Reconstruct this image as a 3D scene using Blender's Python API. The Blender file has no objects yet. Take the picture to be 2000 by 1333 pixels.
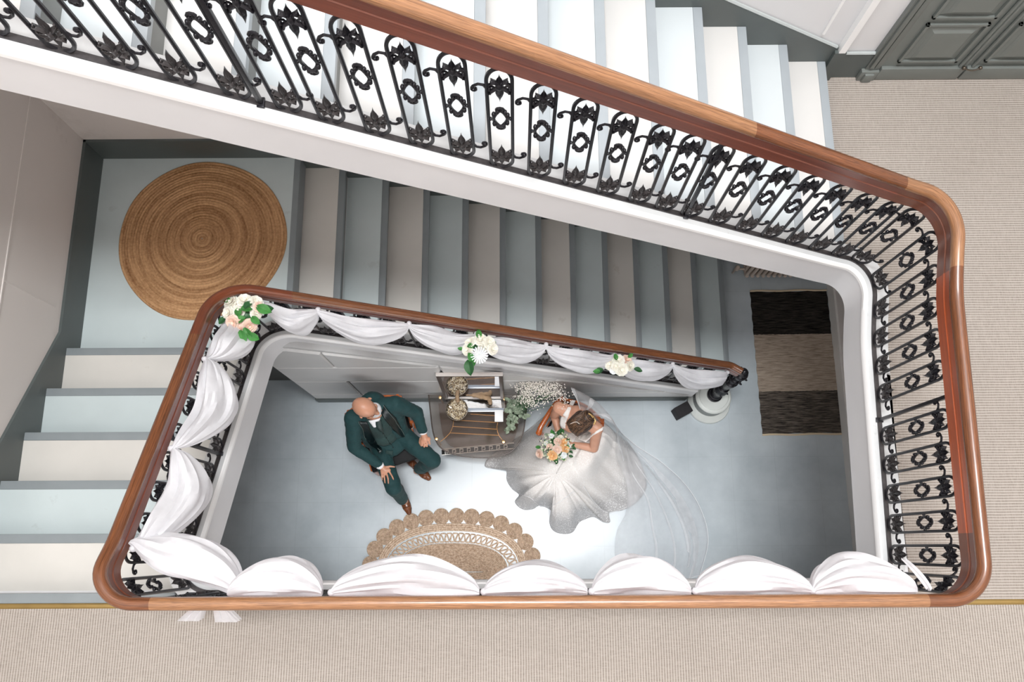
import bpy, bmesh, math, random
from mathutils import Vector, Matrix, noise
random.seed(7)
PI = math.pi
sc = bpy.context.scene
COL = sc.collection

# ---------------------------------------------------------------- camera, light, exposure
F_PX, TILT, RY, RZ, CAM_H = 1631.6, .2415, .0044, -.0044, 8.165
cam_d = bpy.data.cameras.new('camera')
cam = bpy.data.objects.new('camera', cam_d); COL.objects.link(cam)
cam_d.sensor_width = 36; cam_d.lens = F_PX / 2000 * 36
cam_d.clip_start = .05; cam_d.clip_end = 60
cam.rotation_mode = 'XYZ'
cam.location = (0, 0, CAM_H); cam.rotation_euler = (TILT, RY, RZ)
sc.camera = cam
CAM_M = cam.rotation_euler.to_matrix()

def at(px, py, z):
    """plan position of the point seen at a pixel, at height z"""
    d = CAM_M @ Vector(((px - 1000) / F_PX, -(py - 666.5) / F_PX, -1))
    s = (z - CAM_H) / d.z
    return Vector((d.x * s, d.y * s, z))

w = bpy.data.worlds.new('world'); sc.world = w; w.use_nodes = True
bg = w.node_tree.nodes['Background']
bg.inputs[0].default_value = (.93, .97, 1.0, 1); bg.inputs[1].default_value = .7

def area(name, loc, size, energy, col=(1, 1, 1), rot=(0, 0, 0)):
    l = bpy.data.lights.new(name, 'AREA'); l.shape = 'RECTANGLE'
    l.size, l.size_y = size; l.energy = energy; l.color = col
    o = bpy.data.objects.new(name, l); COL.objects.link(o)
    o.location = loc; o.rotation_euler = rot
    return o
area('skylight_daylight', (.3, .40, 15.4), (3.8, 1.7), 1400, (.97, .99, 1.0))
area('entrance_daylight', (.2, -3.0, 1.9), (2.6, 2.0), 62, (.98, .99, 1.0), (math.radians(84), 0, 0))
area('landing_window_daylight', (1.2, -2.5, 5.6), (2.6, 1.6), 12, (1, .97, .93), (math.radians(70), 0, 0))
area('stair_window_daylight', (-2.9, -1.2, 6.4), (1.6, 1.6), 6, (.97, .99, 1), (math.radians(60), 0, math.radians(-75)))
sc.view_settings.view_transform = 'Standard'; sc.view_settings.look = 'None'
sc.view_settings.gamma = 1; sc.view_settings.use_curve_mapping = False
sc.view_settings.exposure = -0.24

# ---------------------------------------------------------------- stair numbers
R = .18; F1 = 19 * R
XA, GA, YB, GB, XC, GC = -1.619, .3096, 1.357, .3187, 1.911, .2905
XW, YW, ZL = -3.14, 2.90, 13 * R
XR0, XR1 = 3.21, 3.75
pitchA = lambda x: R + (XA + 12 * GA - x) / GA * R
pitchB = lambda y: 14 * R + (YB - y) / GB * R
pitchC = lambda x: 20 * R + (XC - x) / GC * R

# ---------------------------------------------------------------- node helpers
def lin(c):
    return tuple(((v / 255) / 12.92 if v / 255 < .04045 else ((v / 255 + .055) / 1.055) ** 2.4) for v in c) + (1,)
def newmat(name):
    m = bpy.data.materials.new(name); m.use_nodes = True
    return m, m.node_tree, m.node_tree.nodes['Principled BSDF']
def nd(t, kind, **kw):
    n = t.nodes.new(kind)
    for k, v in kw.items():
        if k.startswith('i_'):
            key = k[2:]; n.inputs[int(key) if key.isdigit() else key.replace('_', ' ')].default_value = v
        else: setattr(n, k, v)
    return n
def coords(t, src='Object', scale=(1, 1, 1), rot=(0, 0, 0)):
    tc = nd(t, 'ShaderNodeTexCoord'); mp = nd(t, 'ShaderNodeMapping')
    mp.inputs['Scale'].default_value = scale; mp.inputs['Rotation'].default_value = rot
    t.links.new(tc.outputs[src], mp.inputs[0]); return mp.outputs[0]
def ramp(t, fac, stops):
    r = nd(t, 'ShaderNodeValToRGB'); e = r.color_ramp.elements
    while len(e) < len(stops): e.new(.5)
    for i, (p, c) in enumerate(stops): e[i].position = p; e[i].color = c
    t.links.new(fac, r.inputs[0]); return r.outputs[0]
def math_n(t, op, a, b=None, c=None):
    n = nd(t, 'ShaderNodeMath', operation=op)
    for i, v in enumerate((a, b, c)):
        if v is None: continue
        if isinstance(v, (int, float)): n.inputs[i].default_value = v
        else: t.links.new(v, n.inputs[i])
    return n.outputs[0]
def mixc(t, fac, a, b, mode='MIX'):
    n = nd(t, 'ShaderNodeMix', data_type='RGBA', blend_type=mode)
    if isinstance(fac, (int, float)): n.inputs[0].default_value = fac
    else: t.links.new(fac, n.inputs[0])
    for i, v in ((6, a), (7, b)):
        if isinstance(v, tuple): n.inputs[i].default_value = v
        else: t.links.new(v, n.inputs[i])
    return n.outputs[2]
def bump(t, p, h, strength=.3, dist=.01):
    b = nd(t, 'ShaderNodeBump'); b.inputs['Strength'].default_value = strength; b.inputs['Distance'].default_value = dist
    t.links.new(h, b.inputs['Height']); t.links.new(b.outputs[0], p.inputs['Normal'])

MC = {}
def paint(name, c, rough=.55, var=.06, scale=3., bmp=.0, stain=None, metal=0., spec=.5, fine=0.):
    if name in MC: return MC[name]
    m, t, p = newmat(name); c1 = lin(c)
    co = coords(t)
    n = nd(t, 'ShaderNodeTexNoise', i_Scale=scale, i_Detail=5.); t.links.new(co, n.inputs['Vector'])
    lo = tuple(v * (1 - var) for v in c1[:3]) + (1,); hi = tuple(min(1, v * (1 + var)) for v in c1[:3]) + (1,)
    col = ramp(t, n.outputs[0], [(.3, lo), (.7, hi)])
    if stain:
        n2 = nd(t, 'ShaderNodeTexNoise', i_Scale=stain[1], i_Detail=8., i_Roughness=.7); t.links.new(co, n2.inputs['Vector'])
        f = ramp(t, n2.outputs[0], [(stain[2], (0, 0, 0, 1)), (stain[2] + .06, (1, 1, 1, 1))])
        col = mixc(t, math_n(t, 'MULTIPLY', f, stain[3]), col, lin(stain[0]))
    t.links.new(col, p.inputs['Base Color'])
    p.inputs['Roughness'].default_value = rough; p.inputs['Metallic'].default_value = metal
    p.inputs['Specular IOR Level'].default_value = spec
    if bmp or fine:
        n3 = nd(t, 'ShaderNodeTexNoise', i_Scale=fine or 120., i_Detail=3.); t.links.new(co, n3.inputs['Vector'])
        bump(t, p, n3.outputs[0], bmp or .1, .003)
    MC[name] = m; return m
def wood(name, dark, light, rough=.3, src='UV', scale=(2.2, 9, 1), contrast=.8):
    m, t, p = newmat(name)
    co = coords(t, src, scale)
    n = nd(t, 'ShaderNodeTexNoise', i_Scale=2.2, i_Detail=7., i_Roughness=.62, i_Distortion=.6); t.links.new(co, n.inputs['Vector'])
    n2 = nd(t, 'ShaderNodeTexNoise', i_Scale=9., i_Detail=4.); t.links.new(co, n2.inputs['Vector'])
    f = math_n(t, 'MULTIPLY_ADD', n2.outputs[0], .35, math_n(t, 'MULTIPLY', n.outputs[0], .65))
    col = ramp(t, f, [(.5 - contrast * .28, lin(dark)), (.5 + contrast * .2, lin(light))])
    t.links.new(col, p.inputs['Base Color']); p.inputs['Roughness'].default_value = rough
    p.inputs['Coat Weight'].default_value = .35; p.inputs['Coat Roughness'].default_value = .18
    bump(t, p, f, .12, .002)
    return m
def carpet(name, axis, period):
    m, t, p = newmat(name); co = coords(t)
    s = nd(t, 'ShaderNodeSeparateXYZ'); t.links.new(co, s.inputs[0])
    wob = nd(t, 'ShaderNodeTexNoise', i_Scale=6., i_Detail=2.); t.links.new(co, wob.inputs['Vector'])
    v = math_n(t, 'MULTIPLY_ADD', wob.outputs[0], .004, s.outputs[axis])
    sn = math_n(t, 'SINE', math_n(t, 'MULTIPLY', v, 2 * PI / period))
    rib = ramp(t, math_n(t, 'MULTIPLY_ADD', sn, .5, .5), [(.55, (0, 0, 0, 1)), (.95, (1, 1, 1, 1))])
    sc_ = (30, 260, 1) if axis == 0 else (260, 30, 1)
    co2 = coords(t, 'Object', sc_)
    n = nd(t, 'ShaderNodeTexNoise', i_Scale=1., i_Detail=3., i_Roughness=.7); t.links.new(co2, n.inputs['Vector'])
    n4 = nd(t, 'ShaderNodeTexNoise', i_Scale=2.5, i_Detail=4.); t.links.new(co, n4.inputs['Vector'])
    base = ramp(t, n.outputs[0], [(.3, lin((134, 126, 118))), (.7, lin((164, 155, 147)))])
    col = mixc(t, math_n(t, 'MULTIPLY', rib, .8), base, lin((196, 189, 182)))
    col = mixc(t, math_n(t, 'MULTIPLY', ramp(t, n4.outputs[0], [(.4, (0, 0, 0, 1)), (.7, (1, 1, 1, 1))]), .10), col, lin((120, 108, 98)))
    t.links.new(col, p.inputs['Base Color']); p.inputs['Roughness'].default_value = .95
    p.inputs['Specular IOR Level'].default_value = .1
    bump(t, p, math_n(t, 'ADD', rib, math_n(t, 'MULTIPLY', n.outputs[0], .5)), .5, .004)
    return m
def jute(name, dark, light, ringscale=0., centre=(0, 0)):
    m, t, p = newmat(name); co = coords(t)
    n = nd(t, 'ShaderNodeTexNoise', i_Scale=60., i_Detail=4., i_Roughness=.7); t.links.new(co, n.inputs['Vector'])
    f = n.outputs[0]
    if ringscale:
        s = nd(t, 'ShaderNodeSeparateXYZ'); t.links.new(co, s.inputs[0])
        dx = math_n(t, 'SUBTRACT', s.outputs[0], centre[0]); dy = math_n(t, 'SUBTRACT', s.outputs[1], centre[1])
        r = math_n(t, 'SQRT', math_n(t, 'ADD', math_n(t, 'MULTIPLY', dx, dx), math_n(t, 'MULTIPLY', dy, dy)))
        cb = nd(t, 'ShaderNodeCombineXYZ'); t.links.new(math_n(t, 'MULTIPLY', r, ringscale), cb.inputs[0])
        t.links.new(math_n(t, 'MULTIPLY', dx, 1.6), cb.inputs[1]); t.links.new(math_n(t, 'MULTIPLY', dy, 1.6), cb.inputs[2])
        n2 = nd(t, 'ShaderNodeTexNoise', i_Scale=1., i_Detail=5., i_Roughness=.65); t.links.new(cb.outputs[0], n2.inputs['Vector'])
        f = math_n(t, 'MULTIPLY_ADD', n2.outputs[0], .62, math_n(t, 'MULTIPLY', n.outputs[0], .38))
    col = ramp(t, f, [(.34, lin(dark)), (.62, lin(light))])
    t.links.new(col, p.inputs['Base Color']); p.inputs['Roughness'].default_value = .9; p.inputs['Specular IOR Level'].default_value = .15
    n5 = nd(t, 'ShaderNodeTexNoise', i_Scale=220., i_Detail=2.); t.links.new(co, n5.inputs['Vector'])
    bump(t, p, n5.outputs[0], .5, .004)
    return m
def tulle(name, col, alpha, lo=.0, scale=40., rough=.8):
    m, t, p = newmat(name)
    tr = nd(t, 'ShaderNodeBsdfTransparent'); df = nd(t, 'ShaderNodeBsdfDiffuse'); tl = nd(t, 'ShaderNodeBsdfTranslucent')
    df.inputs[0].default_value = lin(col); tl.inputs[0].default_value = lin(col)
    mx = nd(t, 'ShaderNodeMixShader', i_0=.4); t.links.new(df.outputs[0], mx.inputs[1]); t.links.new(tl.outputs[0], mx.inputs[2])
    co = coords(t); n = nd(t, 'ShaderNodeTexNoise', i_Scale=scale, i_Detail=3.); t.links.new(co, n.inputs['Vector'])
    a = math_n(t, 'MULTIPLY_ADD', n.outputs[0], lo, alpha - lo * .5)
    m2 = nd(t, 'ShaderNodeMixShader'); t.links.new(a, m2.inputs[0]); t.links.new(tr.outputs[0], m2.inputs[1]); t.links.new(mx.outputs[0], m2.inputs[2])
    t.links.new(m2.outputs[0], t.nodes['Material Output'].inputs[0])
    return m

# ---------------------------------------------------------------- mesh helpers
def tag(o, label=None, cat=None, group=None, kind=None):
    if label: o['label'] = label
    if cat: o['category'] = cat
    if group: o['group'] = group
    if kind: o['kind'] = kind
    return o
def empty(name, loc=(0, 0, 0), rz=0, label=None, cat=None, group=None):
    o = bpy.data.objects.new(name, None); COL.objects.link(o); o.location = loc; o.rotation_euler = (0, 0, rz)
    o.empty_display_size = .1
    return tag(o, label, cat, group)
def link(name, me, parent=None, loc=None, rot=None, scale=None):
    o = bpy.data.objects.new(name, me); COL.objects.link(o)
    if parent: o.parent = parent
    if loc is not None: o.location = loc
    if rot is not None: o.rotation_euler = rot
    if scale is not None: o.scale = scale
    return o
class MB:
    """collects vertices and faces, becomes one mesh object"""
    def __init__(s): s.v = []; s.f = []; s.mi = []; s.uv = {}
    def add(s, vs, fs, mi=0, M=None):
        b = len(s.v)
        s.v += [tuple(M @ Vector(v)) if M is not None else tuple(v) for v in vs]
        s.f += [tuple(i + b for i in f) for f in fs]; s.mi += [mi] * len(fs)
        return b
    def box(s, x0, x1, y0, y1, z0, z1, mi=0, M=None):
        vs = [(x, y, z) for z in (z0, z1) for y in (y0, y1) for x in (x0, x1)]
        s.add(vs, [(0, 2, 3, 1), (4, 5, 7, 6), (0, 1, 5, 4), (2, 6, 7, 3), (0, 4, 6, 2), (1, 3, 7, 5)], mi, M)
    def cbox(s, x0, x1, y0, y1, z0, z1, c=.004, mi=0, M=None):
        bm = bmesh.new(); vs = [bm.verts.new((x, y, z)) for z in (z0, z1) for y in (y0, y1) for x in (x0, x1)]
        for f in [(0, 2, 3, 1), (4, 5, 7, 6), (0, 1, 5, 4), (2, 6, 7, 3), (0, 4, 6, 2), (1, 3, 7, 5)]: bm.faces.new([vs[i] for i in f])
        bmesh.ops.bevel(bm, geom=bm.edges[:], offset=c, segments=2, affect='EDGES', profile=.6)
        s.bm(bm, mi, M)
    def bm(s, bm, mi=0, M=None):
        bm.verts.index_update()
        s.add([v.co.copy() for v in bm.verts], [tuple(v.index for v in f.verts) for f in bm.faces], mi, M); bm.free()
    def tube(s, pts, rad, n=8, mi=0, closed=False, M=None, flat=1., cap=True):
        pts = [Vector(p) for p in pts]; N = len(pts)
        rads = rad if isinstance(rad, (list, tuple)) else [rad] * N
        up = Vector((0, 0, 1)); rings = []; prev = None
        for i, p in enumerate(pts):
            if closed: d = pts[(i + 1) % N] - pts[i - 1]
            else: d = pts[min(i + 1, N - 1)] - pts[max(i - 1, 0)]
            if d.length < 1e-9: d = Vector((0, 0, 1))
            d.normalize()
            if prev is None:
                a = up if abs(d.z) < .9 else Vector((1, 0, 0))
                u = d.cross(a).normalized()
            else:
                u = prev - d * prev.dot(d)
                u = u.normalized() if u.length > 1e-6 else d.cross(up).normalized()
            prev = u; v = d.cross(u)
            rings.append([p + (u * math.cos(2 * PI * k / n) + v * math.sin(2 * PI * k / n) * flat) * rads[i] for k in range(n)])
        vs = [q for r in rings for q in r]; fs = []
        for i in range(N if closed else N - 1):
            j = (i + 1) % N
            for k in range(n): k2 = (k + 1) % n; fs.append((i * n + k, i * n + k2, j * n + k2, j * n + k))
        if not closed and cap: fs += [tuple(range(n - 1, -1, -1)), tuple((N - 1) * n + k for k in range(n))]
        s.add(vs, fs, mi, M)
    def lathe(s, prof, n=24, mi=0, M=None, cx=0, cy=0, z0=0):
        vs = []; fs = []
        for r, z in prof:
            for k in range(n): vs.append((cx + r * math.cos(2 * PI * k / n), cy + r * math.sin(2 * PI * k / n), z0 + z))
        for i in range(len(prof) - 1):
            for k in range(n): k2 = (k + 1) % n; fs.append((i * n + k, i * n + k2, (i + 1) * n + k2, (i + 1) * n + k))
        fs.append(tuple(range(n - 1, -1, -1))); fs.append(tuple((len(prof) - 1) * n + k for k in range(n)))
        s.add(vs, fs, mi, M)
    def ell(s, c, r, mi=0, M=None, seg=12, rings=8, rot=None):
        vs = []; fs = []; rm = rot if rot is not None else Matrix.Identity(3)
        vs.append(Vector((0, 0, -1)))
        for i in range(1, rings):
            a = -PI / 2 + PI * i / rings
            for k in range(seg): vs.append(Vector((math.cos(a) * math.cos(2 * PI * k / seg), math.cos(a) * math.sin(2 * PI * k / seg), math.sin(a))))
        vs.append(Vector((0, 0, 1)))
        vs = [Vector(c) + rm @ Vector((v.x * r[0], v.y * r[1], v.z * r[2])) for v in vs]
        for k in range(seg): fs.append((0, 1 + (k + 1) % seg, 1 + k))
        for i in range(rings - 2):
            for k in range(seg): a = 1 + i * seg + k; b = 1 + i * seg + (k + 1) % seg; fs.append((a, b, b + seg, a + seg))
        L = len(vs) - 1; o = 1 + (rings - 2) * seg
        for k in range(seg): fs.append((o + k, o + (k + 1) % seg, L))
        s.add(vs, fs, mi, M)
    def cap(s, p0, p1, r0, r1, mi=0, n=14, flat=1., axis=None):
        """tapered capsule; flat squeezes it along the direction 'axis'"""
        p0 = Vector(p0); p1 = Vector(p1); d = p1 - p0; L = max(d.length, 1e-6); d /= L
        a = Vector(axis) if axis is not None else (Vector((0, 0, 1)) if abs(d.z) < .9 else Vector((1, 0, 0)))
        v = (a - d * a.dot(d)); v = v.normalized() if v.length > 1e-6 else d.orthogonal().normalized()
        u = d.cross(v); vs = []; fs = []; rows = []
        for k in range(5): t = -PI / 2 + PI / 2 * k / 4; rows.append((r0 * math.sin(t), r0 * max(math.cos(t), .02)))
        for k in range(5): t = PI / 2 * k / 4; rows.append((L + r1 * math.sin(t), r1 * max(math.cos(t), .02)))
        for h, r in rows:
            for k in range(n): an = 2 * PI * k / n; vs.append(p0 + d * h + (u * math.cos(an) + v * math.sin(an) * flat) * r)
        for i in range(len(rows) - 1):
            for k in range(n): k2 = (k + 1) % n; fs.append((i * n + k, i * n + k2, (i + 1) * n + k2, (i + 1) * n + k))
        fs += [tuple(range(n - 1, -1, -1)), tuple((len(rows) - 1) * n + k for k in range(n))]
        s.add(vs, fs, mi)
    def grid(s, rows, mi=0, closed=False):
        n = len(rows[0]); vs = [q for r in rows for q in r]; fs = []
        for i in range(len(rows) - 1):
            for k in range(n if closed else n - 1):
                k2 = (k + 1) % n; fs.append((i * n + k, i * n + k2, (i + 1) * n + k2, (i + 1) * n + k))
        s.add(vs, fs, mi)
    def mesh(s, name, mats, smooth=True, recalc=True):
        me = bpy.data.meshes.new(name); me.from_pydata([tuple(v) for v in s.v], [], s.f)
        for m in (mats if isinstance(mats, (list, tuple)) else [mats]): me.materials.append(m)
        me.polygons.foreach_set('material_index', s.mi)
        if recalc:
            bm = bmesh.new(); bm.from_mesh(me); bmesh.ops.recalc_face_normals(bm, faces=bm.faces[:]); bm.to_mesh(me); bm.free()
        if smooth:
            me.polygons.foreach_set('use_smooth', [True] * len(me.polygons))
            try: me.set_sharp_from_angle(angle=math.radians(38))
            except Exception: pass
        me.update(); return me
    def build(s, name, mats, parent=None, smooth=True, **kw):
        me = s.mesh(name, mats, smooth); me.name = name
        return link(name, me, parent, **kw)
def prism(mb, poly, z0, z1, mi=0):
    n = len(poly); mb.add([(x, y, z0) for x, y in poly] + [(x, y, z1) for x, y in poly],
        [tuple(range(n - 1, -1, -1)), tuple(range(n, 2 * n))] + [(i, (i + 1) % n, n + (i + 1) % n, n + i) for i in range(n)], mi)
def prism_y(mb, poly, y0, y1, mi=0):          # poly in (x, z)
    n = len(poly); mb.add([(x, y0, z) for x, z in poly] + [(x, y1, z) for x, z in poly],
        [tuple(range(n - 1, -1, -1)), tuple(range(n, 2 * n))] + [(i, (i + 1) % n, n + (i + 1) % n, n + i) for i in range(n)], mi)
def prism_x(mb, poly, x0, x1, mi=0):          # poly in (y, z)
    n = len(poly); mb.add([(x0, y, z) for y, z in poly] + [(x1, y, z) for y, z in poly],
        [tuple(range(n - 1, -1, -1)), tuple(range(n, 2 * n))] + [(i, (i + 1) % n, n + (i + 1) % n, n + i) for i in range(n)], mi)
def struct(o): o['kind'] = 'structure'; return o
def remesh(o, vox, smooth=6, fac=.5):
    m = o.modifiers.new('remesh', 'REMESH'); m.mode = 'VOXEL'; m.voxel_size = vox; m.use_smooth_shade = True
    if smooth: s_ = o.modifiers.new('smooth', 'SMOOTH'); s_.iterations = smooth; s_.factor = fac
    return o

# ---------------------------------------------------------------- materials
M_wall = paint('warm_white_wall', (216, 210, 206), .75, .03, 1.2, .05, stain=((180, 172, 166), 1.1, .60, .25))
M_wallc = paint('white_upper_wall', (226, 226, 228), .6, .02, 1.5)
M_skirt = paint('dark_grey_skirting', (84, 91, 90), .45, .05, 4.)
M_doorp = paint('dark_grey_door_paint', (112, 117, 114), .35, .04, 5.)
M_floor0 = None
M_trd = [paint('beige_grey_tread', (206, 203, 197), .42, .05, 2.5, .05, stain=((176, 168, 158), 5., .62, .35)),
         paint('blue_grey_tread', (190, 201, 202), .42, .05, 2.5, .05, stain=((165, 172, 172), 5., .62, .35))]
M_trdC = [paint('white_tread_warm', (208, 207, 205), .4, .02, 2.5, .05), paint('white_tread_cool', (199, 206, 209), .4, .02, 2.5, .05)]
M_noseC = paint('pale_grey_nosing', (156, 163, 168), .4, .04, 6.)
M_nose = paint('grey_nosing_paint', (130, 137, 140), .42, .05, 6.)
M_riser = paint('grey_riser_paint', (120, 122, 120), .5, .05, 6.)
M_strtop = paint('grey_string_top', (203, 205, 206), .5, .07, 5., stain=((150, 148, 142), 6., .62, .3))
M_string = paint('white_string_paint', (222, 222, 224), .45, .03, 3.)
M_bead = paint('bright_white_bead', (250, 250, 250), .35, .01, 3.)  # string bead whiter than its face: light on the edge put into the colour
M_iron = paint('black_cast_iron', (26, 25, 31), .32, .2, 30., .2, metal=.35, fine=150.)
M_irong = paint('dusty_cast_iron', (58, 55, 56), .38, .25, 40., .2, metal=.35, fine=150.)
M_rail = wood('red_brown_handrail', (50, 27, 16), (136, 84, 52), .26)
M_rail2 = wood('orange_handrail', (74, 42, 26), (176, 128, 90), .26)
M_rail3 = wood('dark_handrail', (74, 36, 22), (126, 66, 40), .28)
M_fascia = wood('orange_rail_board', (140, 62, 28), (182, 88, 46), .3, scale=(.6, 2, 1))
M_fascia2 = wood('red_brown_rail_board', (88, 42, 28), (126, 68, 50), .3, scale=(.6, 2, 1))
M_jute = jute('round_jute', (112, 78, 48), (196, 156, 114), 26., (-2.31, 2.22))
M_jute2 = jute('oval_jute', (172, 142, 116), (232, 210, 188))
M_carpx = carpet('ribbed_carpet_a', 0, .0142)
M_carpy = carpet('ribbed_carpet_b', 1, .0150)
M_brass = paint('brass', (176, 150, 96), .3, .1, 8., metal=.9)
M_tulle = tulle('white_tulle', (252, 252, 255), .86, .22, 14.)
M_veil = tulle('sheer_veil', (250, 251, 254), .32, .24, 7.)
M_veil2 = tulle('veil_fold', (252, 253, 255), .60, .3, 14.)
M_gap = paint('black_gap', (18, 18, 18), .8)

def floor_material():
    m, t, p = newmat('grey_painted_floor'); co = coords(t)
    br = nd(t, 'ShaderNodeTexBrick', offset=0., squash=1.)
    br.inputs['Scale'].default_value = 1.; br.inputs['Brick Width'].default_value = .42; br.inputs['Row Height'].default_value = .42
    br.inputs['Mortar Size'].default_value = .003; br.inputs['Mortar Smooth'].default_value = .4
    br.inputs['Color1'].default_value = (1, 1, 1, 1); br.inputs['Color2'].default_value = (.96, .96, .96, 1); br.inputs['Mortar'].default_value = (.78, .78, .78, 1)
    t.links.new(co, br.inputs['Vector'])
    n = nd(t, 'ShaderNodeTexNoise', i_Scale=1.7, i_Detail=8., i_Roughness=.62); t.links.new(co, n.inputs['Vector'])
    c0 = ramp(t, n.outputs[0], [(.32, lin((176, 186, 192))), (.68, lin((200, 209, 214)))])
    n2 = nd(t, 'ShaderNodeTexNoise', i_Scale=11., i_Detail=9., i_Roughness=.8); t.links.new(co, n2.inputs['Vector'])
    dirt = ramp(t, n2.outputs[0], [(.66, (0, 0, 0, 1)), (.74, (1, 1, 1, 1))])
    # paler pool mid-floor: the skylight's bright reflection put into the colour
    s = nd(t, 'ShaderNodeSeparateXYZ'); t.links.new(co, s.inputs[0])
    dx = math_n(t, 'MULTIPLY', math_n(t, 'SUBTRACT', s.outputs[0], .1), .75); dy = math_n(t, 'MULTIPLY', math_n(t, 'SUBTRACT', s.outputs[1], .35), 1.2)
    d = math_n(t, 'SQRT', math_n(t, 'ADD', math_n(t, 'MULTIPLY', dx, dx), math_n(t, 'MULTIPLY', dy, dy)))
    d = math_n(t, 'MULTIPLY_ADD', n.outputs[0], .5, d)
    light_pool = ramp(t, d, [(.55, (1, 1, 1, 1)), (1.15, (0, 0, 0, 1))])
    col = mixc(t, math_n(t, 'MULTIPLY', light_pool, .55), c0, lin((238, 240, 243)))
    col = mixc(t, math_n(t, 'MULTIPLY', dirt, .3), col, lin((120, 124, 128)))
    col = mixc(t, .35, col, br.outputs[0], 'MULTIPLY')
    t.links.new(col, p.inputs['Base Color']); p.inputs['Roughness'].default_value = .27
    p.inputs['Specular IOR Level'].default_value = .6
    bump(t, p, br.outputs[0], .12, .003)
    return m
M_floor0 = floor_material()

# ---------------------------------------------------------------- the setting
b = MB(); b.box(XW, XR0, -3.2, YW, -.12, 0); struct(b.build('floor', M_floor0, smooth=False))
# walls
for x0, x1 in ((-1.75, -1.6), (1.75, 1.9)):  # unseen side walls, added to hold entrance light off the floor's outer edges
    b = MB(); b.box(x0, x1, -3.2, -.5, 0, F1 - .34); struct(b.build('wall_light_baffle', M_wall, smooth=False))
b = MB(); b.box(XW - .15, XW, -3.2, YW + .15, -.12, 16.2); WL = struct(b.build('wall_left', M_wall, smooth=False))
b = MB(); b.box(XW, -.95, YW, YW + .15, -.12, 16.2); struct(b.build('wall_back', M_wall, smooth=False))
b = MB(); b.box(-.95, XR1 + .15, YW, YW + .15, -.12, 16.2); WB = struct(b.build('wall_back', M_wallc, smooth=False))
b = MB(); b.box(XR1, XR1 + .15, -3.2, YW, F1 - .3, 16.2); struct(b.build('wall_right', M_wall, smooth=False))
b = MB(); b.box(XR0, XR0 + .15, -3.2, YW, -.12, F1 - .3); WR = struct(b.build('wall_right_lower', M_wall, smooth=False)); WR.name = 'wall_right'
b = MB(); b.box(XW - .15, XR1 + .15, -3.35, -3.2, -.12, 16.2); struct(b.build('wall_front', M_wall, smooth=False))
# ceiling with the roof light opening
b = MB(); ox0, ox1, oy0, oy1 = -1.8, 2.4, -.6, 1.5
for x0, x1, y0, y1 in ((XW - .15, ox0, -3.35, YW + .15), (ox1, XR1 + .15, -3.35, YW + .15), (ox0, ox1, -3.35, oy0), (ox0, ox1, oy1, YW + .15)):
    b.box(x0, x1, y0, y1, 16.0, 16.2)
struct(b.build('ceiling', M_wallc, smooth=False))

# first floor slab: gallery along the front and the right
b = MB()
b.box(XW, XR1, -3.2, -.30, F1 - .34, F1 - .012); b.box(-1.84, XR1, -.30, -.24, F1 - .34, F1 - .012)
b.box(2.12, XR1, -.24, YW, F1 - .34, F1 - .012); b.box(1.86, 2.12, 1.66, YW, F1 - .30, F1 - .012)
struct(b.build('floor', M_string, smooth=False))
b = MB(); b.box(XW, XR1, -3.2, -.315, F1 - .012, F1); o = struct(b.build('floor', M_carpx, smooth=False)); tag(o, 'ribbed beige carpet on the front gallery')
b = MB(); b.box(2.15, XR1, -.29, YW - .003, F1 - .012, F1); b.box(1.88, 2.15, 1.69, YW - .003, F1 - .012, F1); o = struct(b.build('floor', M_carpy, smooth=False)); tag(o, 'ribbed beige carpet on the right-hand gallery')
for x0, x1 in ((XW, -1.88), (2.10, XR1)):
    b = MB(); pts = [(-.317, 0), (-.289, 0), (-.289, .004), (-.296, .009), (-.310, .009), (-.317, .004)]
    prism_x(b, [(y, F1 - .002 + z) for y, z in pts], x0, x1)
    o = struct(b.build('trim_%d' % (1 if x0 < 0 else 2), M_brass)); tag(o, 'brass carpet strip at the %s end of the gallery rail' % ('left' if x0 < 0 else 'right'))
# landing
b = MB(); b.box(XW, XA - .045, 1.50, YW, ZL - .16, ZL, 0); b.box(XA - .045, XA, 1.50, YW, ZL - .16, ZL, 1); b.box(XW, -1.80, YB - .02, 1.50, ZL - .16, ZL, 0)
struct(b.build('floor', [M_trd[1], M_nose], smooth=False))['label'] = 'pale blue-grey half landing under the round rug'

# wall plaster joints and ribs on the left wall (fine raised lines)
b = MB()
b.box(XW, XW + .006, 1.9, YW, 3.28, 3.292); b.box(XW, XW + .006, -.6, 1.9, 3.28, 3.292)
b.box(XW, XW + .005, 1.60, 1.606, 2.7, 3.28); b.box(XW, XW + .005, .4, .406, 3.3, 4.2)
o = b.build('plaster_joint', M_wall, WL, smooth=False)

# skirting, left wall: level on the landing then rakes with the short flight
zs = ZL + .273
b = MB(); poly = [(YW, ZL), (YW, zs), (1.45, zs), (.66, 3.09), (-.12, F1 + .14), (-.32, F1 + .15), (-.32, F1 - .2), (.3, 2.8), (1.3, ZL - .1)]
prism_x(b, poly, XW, XW + .02); struct(b.build('baseboard_left', M_skirt))
b = MB()
poly = [(XW, ZL), (XW, zs), (XA + .05, zs)] + [(x, pitchA(x) + .20) for x in (XA + .25, 2.2)] + [(2.32, .22), (XR0, .2), (XR0, 0), (2.2, 0)] + [(x, pitchA(x) - .22) for x in (1.9, XA + .1)]
prism_y(b, poly, YW - .02, YW); struct(b.build('baseboard_back', M_skirt))
b = MB()
poly = [(XC + .03, F1 + .14), (XC + .03, 3.735), (1.19, 4.172), (-2.1, pitchC(-2.1) + .125), (-2.1, pitchC(-2.1) - .3), (1.7, pitchC(1.7) - .3), (XC + .06, F1)]
prism_y(b, [(x, z) for x, z in poly], YW - .022, YW)
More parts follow.
